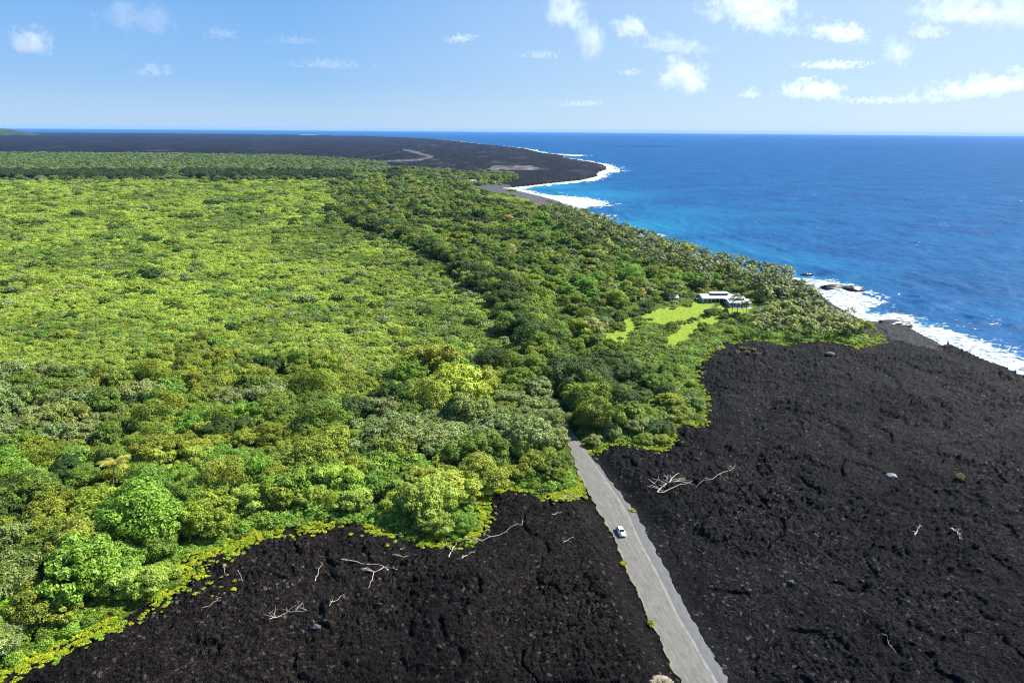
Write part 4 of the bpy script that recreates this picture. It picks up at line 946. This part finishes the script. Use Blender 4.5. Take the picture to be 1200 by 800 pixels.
# ------------------------------------------------------------------ car
def build_car():
    a = np.array([RL(612)*.62+RR(612)*.38, 612]); b_ = np.array([RL(634)*.62+RR(634)*.38, 634])
    A = gp(*a, ROAD_Z); B = gp(*b_, ROAD_Z); d = B-A; rz = math.atan2(d[1], d[0])
    C = gp(727.5, 624.5, ROAD_Z+.06)
    o = thing('car', 'white sedan driving towards the viewer on the grey road', 'car', tuple(C), rz)
    paint = plain('white_car_paint', (.66, .67, .70), .25, .6, .03); black = plain('tyre_rubber', (.015, .015, .016), .8, .3, .2); rim = plain('alloy', (.45, .46, .48), .3, .5, .1)
    L = 4.7
    prof = [(-2.35, .42), (-2.33, .78), (-2.2, .98), (-1.55, 1.04), (1.0, .98), (1.95, .84), (2.28, .68), (2.36, .40), (2.2, .24), (-2.2, .24)]
    bm = bmesh.new(); ring = {}
    ws = [.80, .88, .92, .86]
    for s, (yy, inset) in enumerate(((-.90, .06), (-.93, .0), (.93, .0), (.90, .06))):
        ring[s] = [bm.verts.new((x*(1-inset*.25), yy, z-(inset if z > .5 else -inset))) for x, z in prof]
    n = len(prof)
    for s in range(3):
        for i in range(n): bm.faces.new((ring[s][i], ring[s][(i+1) % n], ring[s+1][(i+1) % n], ring[s+1][i]))
    bm.faces.new(ring[0][::-1]); bm.faces.new(ring[3]); bmesh.ops.recalc_face_normals(bm, faces=bm.faces)
    body = bmo('body', bm, paint, o, .05)
    for p in body.data.polygons: p.use_smooth = True
    bm = bmesh.new(); lo = [(-1.75, .84, .99), (.95, .84, .97), (.95, -.84, .97), (-1.75, -.84, .99)]; up = [(-1.15, .64, 1.42), (.15, .64, 1.43), (.15, -.64, 1.43), (-1.15, -.64, 1.42)]
    v = [bm.verts.new(p) for p in lo+up]
    for f in ((0, 1, 5, 4), (1, 2, 6, 5), (2, 3, 7, 6), (3, 0, 4, 7), (4, 5, 6, 7)): bm.faces.new([v[i] for i in f])
    bmesh.ops.recalc_face_normals(bm, faces=bm.faces); bmo('cabin', bm, GLASS, o)
    bm = bmesh.new(); w = [bm.verts.new(p) for p in ((-1.22, .67, 1.41), (.22, .67, 1.42), (.22, -.67, 1.42), (-1.22, -.67, 1.41), (-1.05, .5, 1.475), (.05, .5, 1.48), (.05, -.5, 1.48), (-1.05, -.5, 1.475))]
    for f in ((0, 1, 5, 4), (1, 2, 6, 5), (2, 3, 7, 6), (3, 0, 4, 7), (4, 5, 6, 7), (3, 2, 1, 0)): bm.faces.new([w[i] for i in f])
    bmo('roof', bm, paint, o)
    T = []
    for s in (-1, 1):
        T += [([(.97, .83*s, .97), (.18, .65*s, 1.43)], [.05, .05]), ([(-1.77, .83*s, .98), (-1.18, .65*s, 1.42)], [.06, .06]), ([(-.35, .85*s, .97), (-.4, .655*s, 1.42)], [.045, .045])]
    link('pillars', tube_mesh('pillars', T, paint, 6), parent=o)
    for x in (-1.42, 1.42):
        for s in (-1, 1):
            bm = bmesh.new(); bmesh.ops.create_cone(bm, cap_ends=True, segments=24, radius1=.33, radius2=.33, depth=.22, matrix=Matrix.Translation((x, s*.84, .33)) @ Matrix.Rotation(math.pi/2, 4, 'X')); wh = bmo('wheel', bm, black, o, .02)
            bm = bmesh.new(); bmesh.ops.create_cone(bm, cap_ends=True, segments=20, radius1=.21, radius2=.18, depth=.04, matrix=Matrix.Translation((x, s*.965, .33)) @ Matrix.Rotation(-s*math.pi/2, 4, 'X')); bmo('rim', bm, rim, wh)
    for s in (-1, 1):
        bm = bmesh.new(); box(bm, 2.18, 2.33, s*.68-.18, s*.68+.18, .60, .72); bmo('headlight', bm, plain('lamp_glass', (.5, .52, .55), .1, .6, .1), o, .02)
        bm = bmesh.new(); box(bm, -2.37, -2.28, s*.68-.18, s*.68+.18, .72, .88); bmo('tail_light', bm, plain('red_lamp', (.4, .01, .01), .2, .6, .1), o, .02)
        bm = bmesh.new(); box(bm, .68, .86, s*1.0-.10, s*1.0+.10, .98, 1.10); bmo('mirror', bm, paint, o, .03)
    bm = bmesh.new(); box(bm, 2.30, 2.385, -.45, .45, .42, .58); bmo('grille', bm, DARKM, o)
build_car()

# ------------------------------------------------------------------ hill on the far left
def build_hill():
    c = gp(-103, 157, 8)[:2]; n = 60; Xs = np.linspace(-1.0, 1.0, n); X, Y = np.meshgrid(Xs*1800, Xs*900); rr = np.sqrt((X/1800)**2+(Y/900)**2)
    Z = 230*np.clip(1-rr, 0, 1)**.9*(.75+.5*fbm(X/400+9, Y/400, 210)) + 6
    Z = np.where(rr > 1, 0, Z); k = np.arange((n-1)*n).reshape(n-1, n)[:, :-1].ravel(); F = np.stack([k, k+1, k+1+n, k+n], 1)
    me = np_mesh('hill', np.stack([X.ravel()+c[0], Y.ravel()+c[1], Z.ravel()], 1), F, True)
    t = NT('hill_green'); p = t.pos(); q = t.noise(p, .006, 6, .7); t.bsdf(t.mix(t.ramp(q, .35, .65), (.012, .026, .010, 1), (.045, .07, .025, 1)), .95, t.bump(q, 1, 30), .1)
    tag(link('hill', me, t.m), kind='structure')
build_hill()

# ------------------------------------------------------------------ clouds: real volumes far out above the sea
def cloud_material():
    t = NT('cloud_vapour'); tc = t.n('ShaderNodeTexCoord').outputs['Object']
    sx = t.n('ShaderNodeSeparateXYZ'); t.l(tc, sx.inputs[0]); ln = t.n('ShaderNodeVectorMath', operation='LENGTH'); t.l(tc, ln.inputs[0])
    oi = t.n('ShaderNodeObjectInfo'); off = t.n('ShaderNodeVectorMath', operation='ADD'); t.l(tc, off.inputs[0]); sc_ = t.n('ShaderNodeVectorMath', operation='SCALE'); t.l(oi.outputs['Random'], sc_.inputs['Scale']); sc_.inputs[0].default_value = (37, 11, 23); t.l(sc_.outputs[0], off.inputs[1])
    asp = t.n('ShaderNodeVectorMath', operation='MULTIPLY'); t.l(off.outputs[0], asp.inputs[0]); at = t.n('ShaderNodeAttribute', attribute_name='aspect', attribute_type='OBJECT'); t.l(at.outputs['Vector'], asp.inputs[1])
    n = t.noise(asp.outputs[0], 1.7, 8, .68)
    low = t.ramp(sx.outputs[2], -.75, -.25, .5, 0)
    thick = t.n('ShaderNodeAttribute', attribute_name='thick', attribute_type='OBJECT').outputs['Fac']
    cov = t.n('ShaderNodeAttribute', attribute_name='cover', attribute_type='OBJECT').outputs['Fac']
    d = t.math('SUBTRACT', t.math('ADD', t.math('MULTIPLY_ADD', n, 4.0, -1.12), cov), t.math('MULTIPLY_ADD', ln.outputs['Value'], 1.15, low))
    d = t.math('MULTIPLY', t.ramp(d, 0, .8), thick)
    v = t.n('ShaderNodeVolumePrincipled'); v.inputs['Color'].default_value = (.90, .91, .925, 1); v.inputs['Anisotropy'].default_value = .2; t.l(d, v.inputs['Density'])
    t.l(v.outputs[0], t.out.inputs['Volume']); return t.m
CLOUD = cloud_material()
def cloud_dome():
    bm = bmesh.new(); bmesh.ops.create_icosphere(bm, subdivisions=3, radius=1); me = bpy.data.meshes.new('cloud'); bm.to_mesh(me); bm.free(); me.materials.append(CLOUD); return me
CM = cloud_dome()
def cloud(x, y, w, h, tilt, thick, cover, label, alt=1100):
    d = _f*FPX+_r*(x-600)+_u*(400-y); d = d/np.linalg.norm(d); t = (alt-CAM_H)/d[2]; p = np.array([0, 0, CAM_H])+d*t
    s = t*math.hypot(1, 0)/FPX*0.94
    o = link('cloud', CM, loc=tuple(p)); sw, sh = w*.5*s*1.35, h*.5*s*1.5
    o.scale = (sw, min(sw, sh*2), sh); o.rotation_euler = (0, R(tilt), -math.atan2(p[0], p[1]))
    o['aspect'] = [max(1, sw/sh)*1.0, 1.0, 1.0]; o['thick'] = (.17 if thick > 2 else .3)*thick/(sh+120); o['cover'] = cover
    return tag(o, label, 'cloud', 'clouds over the sea')
for a in ((38, 52, 38, 26, 0, 6, .0, 'small round white cloud low at the left edge'),
          (160, 22, 66, 46, 0, 1.2, -.1, 'faint hazy pinkish cloud high on the left'),
          (662, 16, 44, 40, 20, 8, .05, 'upper half of the tall ragged white cloud near the top middle'), (692, 50, 30, 50, -20, 8, .05, 'lower half of the tall ragged white cloud near the top middle'),
          (738, 34, 40, 24, 0, 6, .0, 'small puffy cloud right of the tall ragged one'), (792, 54, 92, 22, 6, 2.2, -.05, 'long thin grey-white cloud trailing right'),
          (800, 92, 56, 40, 8, 8, .02, 'rounded white cloud halfway down the sky'), (884, 16, 104, 42, 10, 6, .02, 'large bright white cloud at the top right of centre'),
          (984, 40, 58, 22, 12, 7, .0, 'white streaky cloud right of the largest one'), (975, 77, 68, 10, 0, 7, .0, 'thin flat cloud band right of centre'),
          (950, 107, 62, 22, 3, 7, .02, 'low white cumulus above the right horizon'), (1050, 63, 32, 26, 40, 3.5, -.02, 'small slanted wispy cloud on the right'),
          (1126, 12, 84, 28, 8, 4, .0, 'broad white cloud touching the top edge on the right'), (1186, 20, 48, 40, 0, 4, .0, 'bright cloud in the top right corner'),
          (1155, 103, 120, 24, -8, 4, .0, 'wide low cloud at the right edge above the sea'), (540, 46, 40, 10, -8, 4, .0, 'tiny streak of cloud left of the middle'),
          (634, 65, 56, 10, 0, 1.5, -.05, 'faint smear of cloud under the tall ragged one'), (180, 84, 40, 16, 0, 1.0, -.1, 'faint grey cloud wisp on the left'),
          (1086, 38, 40, 16, 0, 3, -.02, 'small soft cloud left of the corner clouds'), (878, 111, 20, 14, 0, 4, .0, 'tiny cloud puff left of the low cumulus'), (740, 85, 28, 9, 0, 1.6, -.05, 'tiny faint cloud left of the rounded one'), (345, 48, 60, 10, 0, .8, -.05, 'faint grey streak of cloud left of centre high up'), (385, 76, 90, 12, 0, .8, -.05, 'long faint cloud streak low left of centre'), (260, 40, 40, 14, 0, .7, -.05, 'dim grey wisp right of the hazy pinkish cloud'), (680, 122, 70, 8, 0, 1.0, -.05, 'thin faint cloud line low over the sea near centre'), (1030, 118, 90, 9, 0, 1.4, -.05, 'thin soft cloud line low over the sea on the right')):
    cloud(*a)

# ------------------------------------------------------------------ air
def build_haze(density):
    bm = bmesh.new(); box(bm, -64000, 64000, -2000, 64000, -5, CAM_H+60); t = NT('sea_air')
    v = t.n('ShaderNodeVolumePrincipled'); v.inputs['Color'].default_value = (.27, .52, 1, 1); v.inputs['Density'].default_value = density; v.inputs['Anisotropy'].default_value = 0
    t.l(v.outputs[0], t.out.inputs['Volume']); me = bpy.data.meshes.new('haze'); bm.to_mesh(me); bm.free()
    tag(link('haze', me, t.m), kind='stuff')
build_haze(1.5e-5)

# ------------------------------------------------------------------ light
SUN_AZ, SUN_EL = R(66), R(47)          # azimuth from +Y towards +X
w = bpy.data.worlds.new('World'); SC.world = w; w.use_nodes = True
nt = w.node_tree; nt.nodes.clear(); sky = nt.nodes.new('ShaderNodeTexSky'); sky.sky_type = 'NISHITA'; sky.sun_disc = False
sky.sun_elevation = SUN_EL; sky.sun_rotation = SUN_AZ; sky.altitude = 100; sky.air_density = 1.0; sky.dust_density = 0.3; sky.ozone_density = 3.0
bg = nt.nodes.new('ShaderNodeBackground'); bg.inputs['Strength'].default_value = 0.052; wo = nt.nodes.new('ShaderNodeOutputWorld')
tint = nt.nodes.new('ShaderNodeMix'); tint.data_type = 'RGBA'; tint.blend_type = 'MULTIPLY'; tint.inputs[0].default_value = 1; tint.inputs[7].default_value = (.80, .92, 1.10, 1)
nt.links.new(sky.outputs[0], tint.inputs[6])
def wn(typ, **kw):
    n = nt.nodes.new(typ)
    for k, v in kw.items(): setattr(n, k, v)
    return n
tcw = wn('ShaderNodeTexCoord'); sep = wn('ShaderNodeSeparateXYZ'); nt.links.new(tcw.outputs['Generated'], sep.inputs[0])
cr = wn('ShaderNodeValToRGB'); nt.links.new(sep.outputs[2], cr.inputs[0]); el = cr.color_ramp.elements   # clear trade-wind sky: blue down to the horizon
el[0].position = 0; el[0].color = (4.2, 5.9, 8.0, 1); el[1].position = .8; el[1].color = (.55, 1.6, 5.0, 1)
for p_, c_ in ((.06, (2.5, 4.7, 7.9, 1)), (.18, (1.45, 3.7, 7.7, 1)), (.4, (.9, 2.4, 6.2, 1))):
    e = el.new(p_); e.color = c_
dt = wn('ShaderNodeVectorMath', operation='DOT_PRODUCT'); nt.links.new(tcw.outputs['Generated'], dt.inputs[0]); dt.inputs[1].default_value = (math.sin(SUN_AZ)*.98, math.cos(SUN_AZ)*.98, .2)
mr = wn('ShaderNodeMapRange'); nt.links.new(dt.outputs['Value'], mr.inputs[0]); mr.inputs[1].default_value = .15; mr.inputs[2].default_value = 1.05; mr.inputs[4].default_value = .95
glow = wn('ShaderNodeMix', data_type='RGBA'); nt.links.new(mr.outputs[0], glow.inputs[0]); nt.links.new(cr.outputs[0], glow.inputs[6]); glow.inputs[7].default_value = (6.4, 7.7, 8.6, 1)
mx = wn('ShaderNodeMix', data_type='RGBA'); mx.inputs[0].default_value = .8; nt.links.new(tint.outputs[2], mx.inputs[6]); nt.links.new(glow.outputs[2], mx.inputs[7]); nt.links.new(mx.outputs[2], bg.inputs[0]); nt.links.new(bg.outputs[0], wo.inputs[0])
sl = bpy.data.lights.new('sun', 'SUN'); sl.energy = 4.9; sl.angle = R(.53); sl.color = (1, .965, .90)
so = bpy.data.objects.new('sun', sl); COL.objects.link(so)
so.rotation_euler = Vector((-math.sin(SUN_AZ)*math.cos(SUN_EL), -math.cos(SUN_AZ)*math.cos(SUN_EL), -math.sin(SUN_EL))).to_track_quat('-Z', 'Y').to_euler()

vs = SC.view_settings; vs.view_transform = 'Standard'; vs.look = 'None'; vs.gamma = 1; vs.exposure = 1.22; vs.use_curve_mapping = False
SC.display_settings.display_device = 'sRGB'
cy = SC.cycles; cy.max_bounces = 8; cy.diffuse_bounces = 3; cy.glossy_bounces = 2; cy.transmission_bounces = 3; cy.volume_bounces = 10; cy.transparent_max_bounces = 8
SC.render.filter_size = 1.0 if hasattr(SC.render, 'filter_size') else 1.5; cy.pixel_filter_type = 'BLACKMAN_HARRIS'; cy.filter_width = 1.1
cy.use_denoising = True; cy.denoiser = 'OPENIMAGEDENOISE'; cy.denoising_prefilter = 'NONE'
cy.volume_step_rate = 1.0; cy.volume_max_steps = 128; cy.use_light_tree = False
